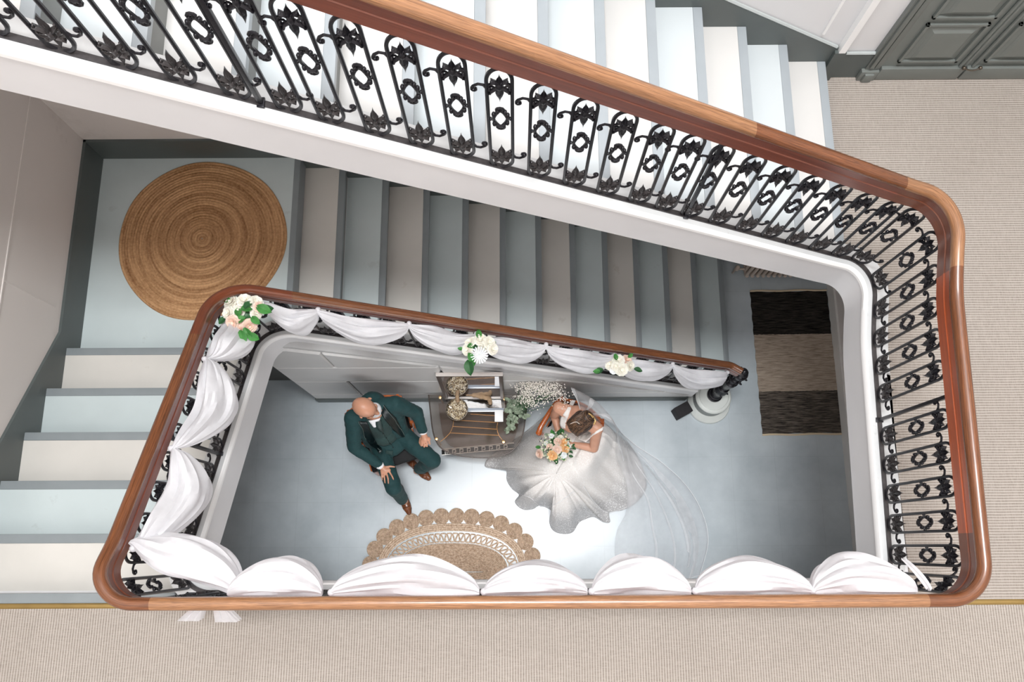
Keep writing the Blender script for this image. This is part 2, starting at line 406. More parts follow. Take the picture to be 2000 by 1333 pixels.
b.box(1.925, 1.995, YW - .045, YW, F1, 3.72)
b.box(1.995, 2.20, YW - .022, YW, F1, 3.667)
struct(b.build('baseboard_back_upper', M_skirt)).name = 'baseboard_back'
b = MB()      # bevelled top of the skirting, lighter
b.tube([(1.93, YW - .014, 3.742), (1.19, YW - .014, 4.18), (-2.1, YW - .014, pitchC(-2.1) + .135)], .011, 6)
b.tube([(1.995, YW - .014, 3.675), (2.195, YW - .014, 3.675)], .011, 6)
struct(b.build('trim_3', paint('pale_skirting_edge', (176, 182, 182), .4)))
b = MB()      # upright white rib with its foot, and a slimmer rib beside it
b.box(1.945, 1.985, YW - .045, YW, 3.72, 9); b.box(1.80, 1.815, YW - .012, YW, 3.86, 9)
struct(b.build('trim_4', M_bead, smooth=False))
b = MB(); b.box(XR0 - .02, XR0, -3.2, YW - .02, 0, .16); struct(b.build('baseboard_right', paint('pale_lower_skirting', (222, 220, 216), .5), smooth=False))

# ---------------------------------------------------------------- double door
def make_door():
    root = empty('door_1', (2.80, YW, F1)); struct(root); root['label'] = 'dark grey panelled double door on the first floor'
    inv = Matrix.Translation(-Vector(root.location))
    y = YW
    b = MB()      # architrave with stepped moulding and plinth block
    for s_ in (0, 1):
        def bx(x0, x1, dy, z0, z1):
            if s_: x0, x1 = 5.60 - x1, 5.60 - x0
            b.cbox(x0, x1, y - dy, y + .01, z0, z1, .003, M=inv)
        bx(2.185, 2.275, .03, F1 + .1, F1 + 2.6); bx(2.20, 2.225, .045, F1 + .13, F1 + 2.6); bx(2.235, 2.262, .038, F1 + .12, F1 + 2.6)
    b.build('door_frame', M_doorp, root)
    b = MB()
    b.cbox(2.165, 2.275, y - .05, y, F1, F1 + .10, .006, M=inv); b.cbox(2.19, 2.25, y - .066, y, F1, F1 + .085, .012, M=inv)
    b.build('plinth_block', M_doorp, root)
    for k, (x0, x1) in enumerate(((2.275, 2.797), (2.803, 3.325))):
        lf = MB(); lf.box(x0, x1, y - .02, y + .02, F1 + .004, F1 + 2.5, 0, inv)
        lf.cbox(x0 + .003, x1 - .003, y - .045, y - .019, F1 + .006, F1 + .125, .004, 0, inv)
        L = lf.build('door_leaf', M_doorp, root)
        for z0, z1 in ((3.60, 3.985), (4.035, 4.7), (4.75, 5.5)):
            pm = MB()
            xa, xb = x0 + .075, x1 - .085
            # raised outer moulding
            for (a0, a1, c0, c1) in ((xa, xb, z0, z0 + .018), (xa, xb, z1 - .018, z1), (xa, xa + .018, z0, z1), (xb - .018, xb, z0, z1)):
                pm.cbox(a0, a1, y - .038, y - .018, c0, c1, .0015, 0, inv)
            # sloping field
            q = .018; r_ = .055
            o4 = [(xa + q, z0 + q), (xb - q, z0 + q), (xb - q, z1 - q), (xa + q, z1 - q)]
            i4 = [(xa + r_, z0 + r_), (xb - r_, z0 + r_), (xb - r_, z1 - r_), (xa + r_, z1 - r_)]
            vs = [(x, y - .021, z) for x, z in o4] + [(x, y - .033, z) for x, z in i4]
            pm.add(vs, [(0, 1, 5, 4), (1, 2, 6, 5), (2, 3, 7, 6), (3, 0, 4, 7), (4, 5, 6, 7)], 0, inv)
            i5 = [(xa + r_ + .018, z0 + r_ + .018), (xb - r_ - .018, z0 + r_ + .018), (xb - r_ - .018, z1 - r_ - .018), (xa + r_ + .018, z1 - r_ - .018)]
            vs = [(x, y - .034, z) for x, z in i4] + [(x, y - .044, z) for x, z in i5]
            pm.add(vs, [(0, 1, 5, 4), (1, 2, 6, 5), (2, 3, 7, 6), (3, 0, 4, 7), (4, 5, 6, 7)], 0, inv)
            pm.build('door_panel', M_doorp, L, smooth=False)
    # meeting beads and the small turned catch at the foot
    b = MB()
    for x in (2.76, 2.785, 2.84): b.tube([inv @ Vector((x, y - .03, F1 + .13)), inv @ Vector((x, y - .03, F1 + 2.5))], .011, 8)
    b.build('meeting_bead', M_doorp, root)
    b = MB()
    b.tube([inv @ Vector((x, y - .055 - .012 * math.sin((x - 2.77) / .1 * PI), F1 + .15 - .01 * math.sin((x - 2.77) / .1 * PI))) for x in [2.77 + .01 * i for i in range(11)]], .005, 8)
    for x in (2.77, 2.87): b.ell(inv @ Vector((x, y - .055, F1 + .15)), (.013, .013, .013))
    b.build('door_handle', paint('old_brown_metal', (92, 84, 74), .3, metal=.6), root)
make_door()

# ---------------------------------------------------------------- flights
def flight(name, label, n, box_fn, z0, first_mat, tm=None, nm=None):
    root = empty(name, box_fn(0)[4], 0, label, 'staircase')
    inv = Matrix.Translation(-Vector(root.location))
    for k in range(n):
        tread, nose, riser, z, _ = box_fn(k)
        m = MB()
        m.cbox(*tread, z - .035, z, .002, 0, inv); m.cbox(*nose, z - .035, z + .0008, .004, 1, inv)
        m.box(*riser, z - R, z - .03, 2, inv)
        m.build('step', [(tm or M_trd)[(k + first_mat) % 2], nm or M_nose, M_riser], root)
    return root
# lower flight, treads n2..n13 (downwards) : z = 12R .. R
def fa(k):
    z = (12 - k) * R; x1 = XA + (k + 1) * GA; x0 = x1 - GA - .03
    ys, ye = 1.50, YW - .02
    return (x0, x1 - .052, ys, ye), (x1 - .052, x1, ys, ye), (x1 - .04, x1 - .022, ys, ye), z, (XA + 6 * GA, 2.2, 0)
FA = flight('staircase', 'lower flight of grey painted steps beneath the balustrade, from floor to half landing', 12, fa, 0, 0)
b = MB()
def sofA(x): return pitchA(x) - .34
inv = Matrix.Translation(-Vector(FA.location))
n_ = 12
prof = [(XA + k * GA - .03, (13 - k) * R - .19) for k in range(0, 13)]
b.box(XA - .04, XA - .022, 1.5, YW - .02, 12 * R, ZL - .03, 0, inv)
b.build('riser', M_riser, FA, smooth=False)
# underside board of the lower flight
b = MB(); vs = [(XA - .3, ZL - .16), (XA, ZL - .22), (1.70, .05), (1.9, 0), (1.98, 0), (XA + .2, ZL - .2)]
prism_y(b, [(-1.9, ZL - .20), (-1.66, ZL - .36), (1.45, .06), (1.7, .06), (-1.55, ZL - .22)], 1.5, YW - .02); b.v = [tuple(inv @ Vector(v)) for v in b.v]
b.build('soffit', M_string, FA, smooth=False)
def fb(k):
    z = (14 + k) * R; y1 = YB - k * GB; y0 = y1 - GB - .03
    if k == 5: y0 = -.295
    xs, xe = XW + .02, -1.86
    return (xs, xe, y0, y1 - .052), (xs, xe, y1 - .052, y1), (xs, xe, y1 - .04, y1 - .022), z, (-2.5, .5, ZL)
FB = flight('staircase', 'short flight of pale steps at the left, from half landing up to the gallery', 6, fb, 0, 0)
inv = Matrix.Translation(-Vector(FB.location))
b = MB(); prism_x(b, [(YB, ZL - .1), (YB, ZL - .25), (-.28, F1 - .4), (-.28, F1 - .15)], XW + .02, -1.86); b.v = [tuple(inv @ Vector(v)) for v in b.v]
b.build('soffit', M_string, FB, smooth=False)
def fc(k):
    z = (20 + k) * R; x1 = XC - k * GC; x0 = x1 - GC - .03
    ys, ye = 1.66, YW - .022
    return (x0, x1 - .052, ys, ye), (x1 - .052, x1, ys, ye), (x1 - .04, x1 - .022, ys, ye), z, (.5, 2.2, F1)
FC = flight('staircase', 'upper flight of bright white steps rising left from the carpeted gallery', 14, fc, 0, 0, M_trdC, M_noseC)
inv = Matrix.Translation(-Vector(FC.location))
b = MB(); prism_y(b, [(2.12, F1 - .01), (2.12, F1 - .34), (XC - 14 * GC, pitchC(XC - 14 * GC) - .42), (XC - 14 * GC, pitchC(XC - 14 * GC) - .25), (XC - .1, F1 + .0)], 1.62, YW - .022); b.v = [tuple(inv @ Vector(v)) for v in b.v]
b.build('soffit', M_string, FC, smooth=False)
# upper half landing (outside the frame, shades the lower flight)
b = MB(); b.box(XW, XC - 14 * GC, 1.5, YW, 34 * R - .2, 34 * R); struct(b.build('floor', M_trd[0], smooth=False))

# ---------------------------------------------------------------- the path of the balustrade
def corner_path(verts, radii, step=.02):
    """rounded polyline in plan -> list of (x, y, tag)"""
    out = []; n = len(verts)
    V = [Vector(v) for v in verts]; cur = V[0]
    for i in range(1, n):
        if i < n - 1 and radii[i] > 0:
            d0 = (V[i] - V[i - 1]).normalized(); d1 = (V[i + 1] - V[i]).normalized()
            ang = d0.angle(d1); t = radii[i] * math.tan(ang / 2)
            p0 = V[i] - d0 * t; p1 = V[i] + d1 * t
        else: p0 = V[i]; p1 = None
        L = (p0 - cur).length; m = max(1, int(L / step))
        for k in range(m): out.append((cur.lerp(p0, k / m), 's%d' % i))
        if p1 is None: out.append((p0, 's%d' % i)); break
        sgn = 1 if d0.cross(d1) > 0 else -1
        c = p0 + Vector((-d0.y, d0.x)) * sgn * radii[i]; a0 = math.atan2(p0.y - c.y, p0.x - c.x)
        m = max(6, int(radii[i] * ang / step))
        for k in range(m): a = a0 + sgn * ang * k / m; out.append((c + Vector((math.cos(a), math.sin(a))) * radii[i], 'c%d' % i))
        cur = p1
    return out
PV = [(1.885, 1.405), (1.80, 1.456), (-1.79, 1.525), (-1.842, -.235), (2.047, -.235), (2.105, 1.60), (-2.3, 1.60)]
PR = [0, .09, .22, .17, .17, .20, 0]
raw = corner_path(PV, PR)
def zline(p, tg):
    x, y = p
    if tg in ('s1', 'c1'): return pitchA(1.80) + .06
    if tg == 's2': return pitchA(x) + .06
    if tg == 's3': return min(pitchB(y) + .04, F1)
    if tg in ('s4', 's5', 'c4', 'c3'): return F1 + (max(0, y - 1.15) * .25 if tg == 's5' else 0)
    if tg == 's6': return pitchC(x) + .01
    return None
pts = [Vector((p.x, p.y, 0)) for p, _ in raw]; tags = [t for _, t in raw]
zz = [zline(p, t) for p, t in raw]
i = 0
while i < len(zz):          # corners between two slopes: straight rise along the arc
    if zz[i] is None:
        j = i
        while zz[j] is None: j += 1
        for k in range(i, j): zz[k] = zz[i - 1] + (zz[j] - zz[i - 1]) * (k - i + 1) / (j - i + 1)
        i = j
    i += 1
for _ in range(14):         # ease the kinks as the joiner does
    zz = [zz[0]] + [(zz[k - 1] + zz[k] * 2 + zz[k + 1]) / 4 for k in range(1, len(zz) - 1)] + [zz[-1]]
for k, z in enumerate(zz): pts[k].z = z
S = [0.]
for k in range(1, len(pts)): S.append(S[-1] + (Vector(pts[k].xy) - Vector(pts[k - 1].xy)).length)
def frame(k):
    a = pts[max(k - 1, 0)]; c = pts[min(k + 1, len(pts) - 1)]
    d = Vector((c.x - a.x, c.y - a.y)).normalized()
    return d, Vector((-d.y, d.x)), (c.z - a.z) / max((Vector(c.xy) - Vector(a.xy)).length, 1e-6)
def sweep(k0, k1, prof, mis, name, mats, parent=None, origin=(0, 0, 0), closed=True, dz=0.):
    """profile (n, h): n towards the well, h upwards"""
    me_v = []; fs = []; mi = []; uvs = []
    n = len(prof); ks = list(range(k0, k1 + 1))
    per = [0.]
    for j in range(n): a = prof[j]; c = prof[(j + 1) % n]; per.append(per[-1] + math.hypot(a[0] - c[0], a[1] - c[1]))
    for k in ks:
        d, nr, _ = frame(k)
        for (u, h) in prof: me_v.append((pts[k].x + nr.x * u - origin[0], pts[k].y + nr.y * u - origin[1], pts[k].z + h + dz - origin[2]))
    for i in range(len(ks) - 1):
        for j in range(n if closed else n - 1):
            j2 = (j + 1) % n; fs.append((i * n + j, (i + 1) * n + j, (i + 1) * n + j2, i * n + j2)); mi.append(mis[j] if mis else 0)
            uvs += [(S[ks[i]], per[j] * 8), (S[ks[i + 1]], per[j] * 8), (S[ks[i + 1]], per[j + 1] * 8), (S[ks[i]], per[j + 1] * 8)]
    if closed:
        fs.append(tuple(range(n))); fs.append(tuple((len(ks) - 1) * n + j for j in range(n - 1, -1, -1))); mi += [mis[0] if mis else 0] * 2; uvs += [(0, 0)] * (2 * n)
    me = bpy.data.meshes.new(name); me.from_pydata(me_v, [], fs)
    for m in (mats if isinstance(mats, (list, tuple)) else [mats]): me.materials.append(m)
    me.polygons.foreach_set('material_index', mi)
    ul = me.uv_layers.new(name='UVMap'); ul.data.foreach_set('uv', [c for uv in uvs for c in uv])
    bm = bmesh.new(); bm.from_mesh(me); bmesh.ops.recalc_face_normals(bm, faces=bm.faces[:]); bm.to_mesh(me); bm.free()
    me.polygons.foreach_set('use_smooth', [True] * len(me.polygons)); me.set_sharp_from_angle(angle=math.radians(30)); me.update()
    return link(name, me, parent)
kfirst = lambda tg: tags.index(tg)
klast = lambda tg: len(tags) - 1 - tags[::-1].index(tg)
K_end = max(k for k in range(len(pts)) if pts[k].x > -2.14 or tags[k] != 's6')
# string (curb) under the balustrade, one continuous painted kerb
sprof = [(-.085, 0), (.038, 0), (.046, -.002), (.056, -.020), (.056, -.044), (.050, -.050), (.050, -.33), (.03, -.345), (-.085, -.345)]
smi = [0, 1, 1, 1, 2, 2, 2, 2, 0]
k0 = next(k for k in range(len(pts)) if tags[k] == 's2' and pts[k].x < 1.72)
STR = sweep(k0, K_end, sprof, smi, 'trim_5', [M_strtop, M_bead, M_string]); struct(STR); STR['label'] = 'white painted string kerb that carries the iron balustrade round the stairwell'

BAL = empty('iron_balustrade', (1.92, 1.42, 0), 0, 'ornate black iron balustrade with polished wooden handrail winding round the whole stairwell', 'railing')
bo = tuple(BAL.location)
# flat base rail
brp = [(-.012, .001), (.012, .001), (.012, .010), (-.012, .010)]
for a, c in ((kfirst('s2'), kfirst('s4')), (kfirst('s4'), K_end)):
    sweep(a, c, brp, None, 'base_rail', M_irong, BAL, bo)
# handrail: rounded cap over a moulded board
cap = [(.028 * math.cos(a) , .955 + .026 * math.sin(a)) for a in [PI * j / 8 for j in range(9)]]
cap = [(.0295, .948)] + cap[0:] + [(-.0295, .948), (-.027, .932), (-.018, .922)]
cap += [(-.016, .866), (-.020, .862), (-.020, .853), (-.015, .848), (-.015, .782), (.015, .782), (.015, .848), (.020, .853), (.020, .862), (.016, .866), (.018, .922), (.027, .932)]
cmi = [0] * len(cap)
for j in range(len(cap)):
    a = cap[j]; c = cap[(j + 1) % len(cap)]
    if (a[1] + c[1]) / 2 < .925: cmi[j] = 1
def kx(tg, x): return min((k for k in range(len(pts)) if tags[k] == tg), key=lambda k: abs(pts[k].x - x))
def ky(tg, y): return min((k for k in range(len(pts)) if tags[k] == tg), key=lambda k: abs(pts[k].y - y))
segs = [(0, kx('s2', 1.62), M_rail, M_fascia2, 'curled foot of the handrail at the newel'), (kx('s2', 1.62), kx('s2', -.03), M_rail, M_fascia2, None), (kx('s2', -.03), kx('s2', -1.37), M_rail, M_fascia2, None),
        (kx('s2', -1.37), ky('s3', 1.16), M_rail3, M_rail3, 'dark curved handrail corner above the half landing'), (ky('s3', 1.16), ky('s3', .04), M_rail, M_fascia2, None),
        (ky('s3', .04), kx('s4', -1.58), M_rail, M_rail3, 'curved handrail corner at the left end of the gallery'), (kx('s4', -1.58), kx('s4', .0), M_rail2, M_fascia, None),
        (kx('s4', .0), kx('s4', 1.78), M_rail2, M_fascia, None), (kx('s4', 1.78), ky('s5', .05), M_rail, M_rail3, 'curved handrail corner at the right end of the gallery'),
        (ky('s5', .05), ky('s5', 1.28), M_rail, M_fascia, None), (ky('s5', 1.28), kx('s6', 1.78), M_rail2, M_rail3, 'curved handrail corner at the foot of the upper flight'),
        (kx('s6', 1.78), kx('s6', .95), M_rail, M_fascia2, None), (kx('s6', .95), kx('s6', .08), M_rail2, M_fascia2, None), (kx('s6', .08), K_end, M_rail2, M_fascia2, None)]
for a, c, m1, m2, lb in segs:
    o = sweep(a, c, cap, cmi, 'handrail', [m1, m2], BAL, bo)
    if lb: o['label'] = lb
    # fine pale line where two lengths of rail meet
# ---- panel prototypes (local: x along the rail, z up)
def arch(cx, cz, rx, rz, a0, a1, n=10): return [(cx + rx * math.cos(a0 + (a1 - a0) * k / n), 0, cz + rz * math.sin(a0 + (a1 - a0) * k / n)) for k in range(n + 1)]
HW, HT = .046, .775
b = MB()
loop = [(-HW, 0, .085), (-HW, 0, HT - .085)] + arch(0, HT - .075, HW, .072, PI, 0, 12) + [(HW, 0, HT - .085), (HW, 0, .085)] + arch(0, .068, HW, .060, 0, -PI, 12)
loop2 = []
for k, p in enumerate(loop):
    if not loop2 or (Vector(p) - Vector(loop2[-1])).length > .004: loop2.append(p)
b.tube(loop2, .0080, 6, closed=True)
me_frame = b.mesh('panel_frame', M_iron)
def leafshape(b, x, z, ang, L, W, mi=0, y0=0.):
    """pointed, slightly domed iron leaf"""
    ca, sa = math.cos(ang), math.sin(ang); vs = []
    prof = [(0, .2), (.2, .75), (.45, 1.), (.7, .7), (.85, .35), (1., .02)]
    for t, wv in prof:
        for s_ in (-1, -.45, 0, .45, 1):
            u = t * L; v = s_ * wv * W; y = (.011 if abs(s_) < .1 else .006 if abs(s_) < .5 else 0)
            vs.append((x + u * ca - v * sa, y + y0, z + u * sa + v * ca))
    n = 5; fs = []
    for i in range(len(prof) - 1):
        for k in range(n - 1): fs.append((i * n + k, i * n + k + 1, (i + 1) * n + k + 1, (i + 1) * n + k))
    b.add(vs, fs, mi); b.add([(v[0], 2 * y0 - v[1] - .001, v[2]) for v in vs], [f[::-1] for f in fs], mi)
def spiral(cx, cz, r0, r1, a0, turns, n=12): return [(cx + (r0 + (r1 - r0) * k / n) * math.cos(a0 + turns * 2 * PI * k / n), 0, cz + (r0 + (r1 - r0) * k / n) * math.sin(a0 + turns * 2 * PI * k / n)) for k in range(n + 1)]
def fleuron(up):
    """cast flower in the loop end: dipped cross bar, centre boss, side rosettes and a pointed leaf"""
    b = MB(); s = 1 if up else -1
    b.tube([(-HW, 0, .012 * s), (-HW * .8, 0, -.006 * s), (-HW * .4, 0, -.016 * s), (0, 0, -.020 * s), (HW * .4, 0, -.016 * s), (HW * .8, 0, -.006 * s), (HW, 0, .012 * s)], .0062, 6)
    b.ell((0, 0, .004 * s), (.014, .016, .022), seg=8, rings=6)
    leafshape(b, 0, .010 * s, s * PI / 2, .088, .016)
    b.ell((0, 0, .055 * s), (.010, .012, .016), seg=8, rings=5)
    leafshape(b, 0, -.010 * s, -s * PI / 2, .050, .012)
    for q in (-1, 1):
        leafshape(b, q * .006, .012 * s, PI / 2 * s - q * s * .75, .050, .012)
        leafshape(b, q * .006, -.012 * s, -PI / 2 * s + q * s * .9, .032, .010)
        b.tube([(x, y, z * 1.5 - .010 * s) for x, y, z in spiral(q * .026, .018 * s, .013, .004, PI / 2 * s, q * -.9 * s, 8)], .0045, 5)
        b.ell((q * .037, 0, .020 * s), (.007, .011, .012), seg=6, rings=5)
        b.ell((q * .026, 0, -.022 * s), (.008, .011, .012), seg=6, rings=5)
        b.ell((q * .034, 0, .048 * s), (.006, .009, .010), seg=6, rings=4)
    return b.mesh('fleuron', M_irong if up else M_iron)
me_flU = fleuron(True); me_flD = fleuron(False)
b = MB()      # wreath: oval twisted ring with knots, pinned to the bars
b.tube([(.027 * math.cos(a), .004 * math.sin(3 * a), .052 * math.sin(a)) for a in [2 * PI * k / 24 for k in range(24)]], .0072, 6, closed=True)
b.tube([(x, y, z * 1.0) for x, y, z in spiral(.004, .066, .017, .004, PI, -1.1, 10)], .0060, 6); b.tube(spiral(-.004, -.064, .017, .004, 0, -1.1, 10), .0060, 6)
for a in (.6, 1.2, 2.2, 2.7, 3.7, 4.3, 5.1, 5.6): b.ell((.031 * math.cos(a), 0, .058 * math.sin(a)), (.009, .012, .014), seg=7, rings=5)
b.tube([(-HW, 0, 0), (-.028, 0, 0)], .0045, 5); b.tube([(.028, 0, 0), (HW, 0, 0)], .0045, 5)
for q in (-1, 1): b.ell((q * .037, 0, 0), (.005, .009, .009), seg=6, rings=4)
me_wreath = b.mesh('wreath', M_iron)
b = MB()      # S scroll to the next panel
b.tube([(0, 0, .0), (-.012, 0, .024), (-.030, 0, .030), (-.048, 0, .018)] + [(x, y, z * 1.4) for x, y, z in spiral(-.044, -.001, .0125, .004, PI / 2 + .5, .8, 8)], .0058, 6)
b.ell((-.048, 0, -.004), (.008, .011, .010), seg=6, rings=4)
me_scroll = b.mesh('scroll', M_iron)
def place_panel(s, flip=1):
    # locate path index for arc length s
    k = min(range(len(S)), key=lambda q: abs(S[q] - s))
    d, nr, sl = frame(k); p = pts[k]
    z = p.z + .010 - abs(sl) * .018
    o = link('baluster_panel', me_frame, BAL, (p.x - bo[0], p.y - bo[1], z - bo[2]), (0, 0, math.atan2(d.y, d.x)))
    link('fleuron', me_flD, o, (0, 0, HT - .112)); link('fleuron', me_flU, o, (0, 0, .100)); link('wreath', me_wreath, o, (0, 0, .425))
    up = 1 if sl >= -.01 else -1
    q = link('scroll', me_scroll, o, (HW * up, 0, HT - .13)); q.scale = (-up, 1, 1)
    q = link('scroll', me_scroll, o, (-HW * up, 0, .12)); q.scale = (up, 1, -1)
    return o
sp = .1585
kL = kx('s6', -.051); s_ref = S[kL]
s = s_ref
stay_s = [S[kx('s6', .845)], S[kx('s6', -.94)], S[ky('s5', .70)]]
def run(s0, s1, ref):
    n = math.ceil((s0 - ref) / sp)
    v = ref + n * sp; out = []
    while v <= s1: out.append(v); v += sp
    return out
places = run(S[kx('s6', .90)] , S[K_end] - .05, S[kx('s6', -.051)])
places = [v for v in run(S[kx('s6', .80)], S[K_end] - .05, s_ref)]
places = [v for v in places if abs(v - stay_s[1]) > .0]
right_run = run(S[ky('s5', .78)], S[kx('s6', .87)], S[ky('s5', .826)])
lower_run = run(S[kx('s4', -1.52)], S[ky('s5', .64)], S[ky('s5', .599)])
stair_run = run(S[kx('s2', 1.68)], S[kx('s4', -1.60)], S[kx('s2', -1.2)])
for v in places + right_run + lower_run + stair_run: place_panel(v)
for v in stay_s + [S[ky('s3', .56)]]:
    k = min(range(len(S)), key=lambda q: abs(S[q] - v)); p = pts[k]; d, nr, _ = frame(k)
    b = MB(); b.cbox(-.009, .009, -.009, .009, .0, .79, .002); b.cbox(-.014, .014, -.02, .02, 0, .012, .002)
    b.build('stay_bar', M_iron, BAL, loc=(p.x - bo[0], p.y - bo[1], p.z - bo[2]), rot=(0, 0, math.atan2(d.y, d.x)))

# newel post
NX, NY = 1.925, 1.415
b = MB(); b.lathe([(.07, .20), (.075, .21), (.072, .235), (.055, .245), (.05, .26), (.062, .275), (.062, .29), (.046, .31), (.044, .36), (.058, .43), (.064, .48), (.058, .53), (.042, .56), (.040, .575), (.052, .585), (.052, .60), (.038, .615), (.036, .66), (.045, .72), (.052, .80), (.052, .86), (.040, .875), (.052, .885), (.056, .90), (.040, .915), (.034, .95), (.034, .99), (.05, 1.0), (.055, 1.015), (.05, 1.03), (.036, 1.045), (.034, 1.10), (.045, 1.13), (.056, 1.17), (.058, 1.20), (.05, 1.225), (.030, 1.24), (.030, 1.25), (.042, 1.256), (.042, 1.266), (.022, 1.275), (.018, 1.285), (.024, 1.295), (.02, 1.312), (.006, 1.32)], 24, 0, None, NX - bo[0], NY - bo[1], 0)
NP = b.build('newel_post', M_iron, BAL); NP['label'] = 'turned black iron newel post'
for zc in (.50, .98, 1.16):
    for a in range(6):
        an = a * PI / 3 + .3; b = MB(); M = Matrix.Translation((NX - bo[0], NY - bo[1], 0)) @ Matrix.Rotation(an, 4, 'Z')
        b2 = MB(); b2.tube(spiral(.058, zc, .016, .004, -PI / 2, 1.0, 10), .006, 6); b2.ell((.060, 0, zc), (.008, .008, .008), seg=6, rings=4)
        b2.build('newel_scroll', M_iron, NP).matrix_local = M
b = MB(); b.lathe([(.205, 0), (.21, .01), (.21, .035), (.205, .045), (.0, .046)], 40, 0, None, NX - .02, NY - .045, 0)
b.lathe([(.165, .04), (.165, .165)], 40, 1, None, NX - .01, NY - .02, 0)
b.lathe([(.168, .16), (.172, .17), (.172, .18), (.162, .19), (.140, .192), (.140, .203), (.135, .207), (.0, .208)], 40, 0, None, NX - .005, NY - .01, 0)
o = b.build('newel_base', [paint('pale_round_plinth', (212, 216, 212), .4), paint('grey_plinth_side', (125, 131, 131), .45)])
tag(o, 'round stepped pale grey plinth under the iron newel post', 'plinth')
# small black box by the newel
b = MB(); b.cbox(-.075, .075, -.055, .055, 0, .19, .006)
o = b.build('black_box', paint('matt_black_fabric', (34, 32, 35), .85, .1, 60., .3), loc=at(1339, 806, 0) + Vector((-.055, 0, 0)), rot=(0, 0, math.radians(28)))
tag(o, 'small matt black box standing on the floor left of the newel plinth', 'box')
# ---------------------------------------------------------------- panelled wall under the lower flight
WS = empty('wall_stair', (-.2, 1.41, 0)); struct(WS); WS['label'] = 'grey panelled wall closing the space under the lower flight'
inv = Matrix.Translation(-Vector(WS.location))
YP = 1.41
topz = lambda x: pitchA(x) - .17
b = MB(); prism_y(b, [(-1.93, 0), (-1.93, ZL - .1), (XA - .02, ZL - .1), (1.68, topz(1.68)), (1.68, 0)], YP + .012, YP + .07)
b.v = [tuple(inv @ Vector(v)) for v in b.v]; b.build('wall_core', paint('joint_grey', (190, 190, 190), .5), WS, smooth=False)
M_block = paint('pale_panel_paint', (206, 205, 204), .4, .05, 3.)
courses = [(.16, .40), (.408, 1.008), (1.016, 1.585), (1.593, 2.2)]
joints = [[-1.452, .30], [-1.457 - .0, .55], [-.61, .9], [-1.452]]
joints = [[-1.457 + .0, .4], [-1.457, .25], [-.61], [-1.45]]
def clip_block(x0, x1, z0, z1):
    ptsb = [(x0, z0), (x1, z0)]
    zr = topz(x1)
    if topz(x1) >= z1: ptsb += [(x1, z1), (x0, z1)]
    else:
        xt = x0
        # x where topz == z
        inv_x = lambda z: XA + 12 * GA - (z + .17 - R) * GA / R
        if topz(x1) > z0: ptsb += [(x1, topz(x1))]
        else: ptsb[1] = (max(x0 + .02, inv_x(z0)), z0)
        if topz(x0) >= z1: ptsb += [(inv_x(z1), z1), (x0, z1)]
        else: ptsb += [(x0, topz(x0))]
    return ptsb
for (z0, z1), js in zip(courses, joints):
    xs = [-1.945] + sorted(js) + [1.68]
    for x0, x1 in zip(xs[:-1], xs[1:]):
        if topz(x0) < z0 + .03: continue
        pl = clip_block(x0 + .006, x1 - .006, z0, z1)
        # bevelled slab
        cx = sum(p[0] for p in pl) / len(pl); cz = sum(p[1] for p in pl) / len(pl)
        def shrink(p, e=.012): return (p[0] + (e if p[0] < cx else -e), p[1] + (e if p[1] < cz else -e))
        n = len(pl); b = MB()
        vs = [(x, YP + .012, z) for x, z in pl] + [(x, YP + .004, z) for x, z in pl] + [(shrink(p)[0], YP - .006, shrink(p)[1]) for p in pl]
        fs = [(i, (i + 1) % n, n + (i + 1) % n, n + i) for i in range(n)] + [(n + i, n + (i + 1) % n, 2 * n + (i + 1) % n, 2 * n + i) for i in range(n)] + [tuple(range(2 * n, 3 * n))]
        b.add(vs, fs, 0, inv); b.build('panel', M_block, WS, smooth=False)
b = MB(); b.cbox(-1.945, 1.68, YP - .016, YP + .012, 0, .155, .004, 0, inv); b.build('skirting', M_skirt, WS)
# dark store wall behind, seen under the landing
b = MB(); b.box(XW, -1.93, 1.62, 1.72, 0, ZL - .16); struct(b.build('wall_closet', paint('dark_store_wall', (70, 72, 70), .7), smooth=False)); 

# ---------------------------------------------------------------- rugs
def jitter(a, s, amp, f=3): return 1 + amp * (math.sin(a * f + s) + .6 * math.sin(a * (f * 2 + 1) + 2.3 * s))
b = MB(); rows = []; nseg = 96
rr = [0.004]; hh = [.012]
nring = 30
for k in range(nring):
    r0 = .62 * k / nring; r1 = .62 * (k + 1) / nring
    for q in (.25, .5, .75, 1.): rr.append(r0 + (r1 - r0) * q); hh.append(.008 + .006 * math.sin(PI * q))
rr.append(.622); hh.append(.0)
for r, h in zip(rr, hh):
    rows.append([Vector((r * math.cos(a) * jitter(a, 1., .006), r * math.sin(a) * jitter(a, 1., .006) , h)) for a in [2 * PI * k / nseg for k in range(nseg)]])
b.grid(rows, closed=True)
m_j = jute('round_jute_local', (126, 86, 54), (206, 164, 122), 30., (0, 0))
o = b.build('round_rug', m_j, loc=(-2.31, 2.225, ZL + .001)); tag(o, 'round brown braided jute rug on the half landing', 'rug')
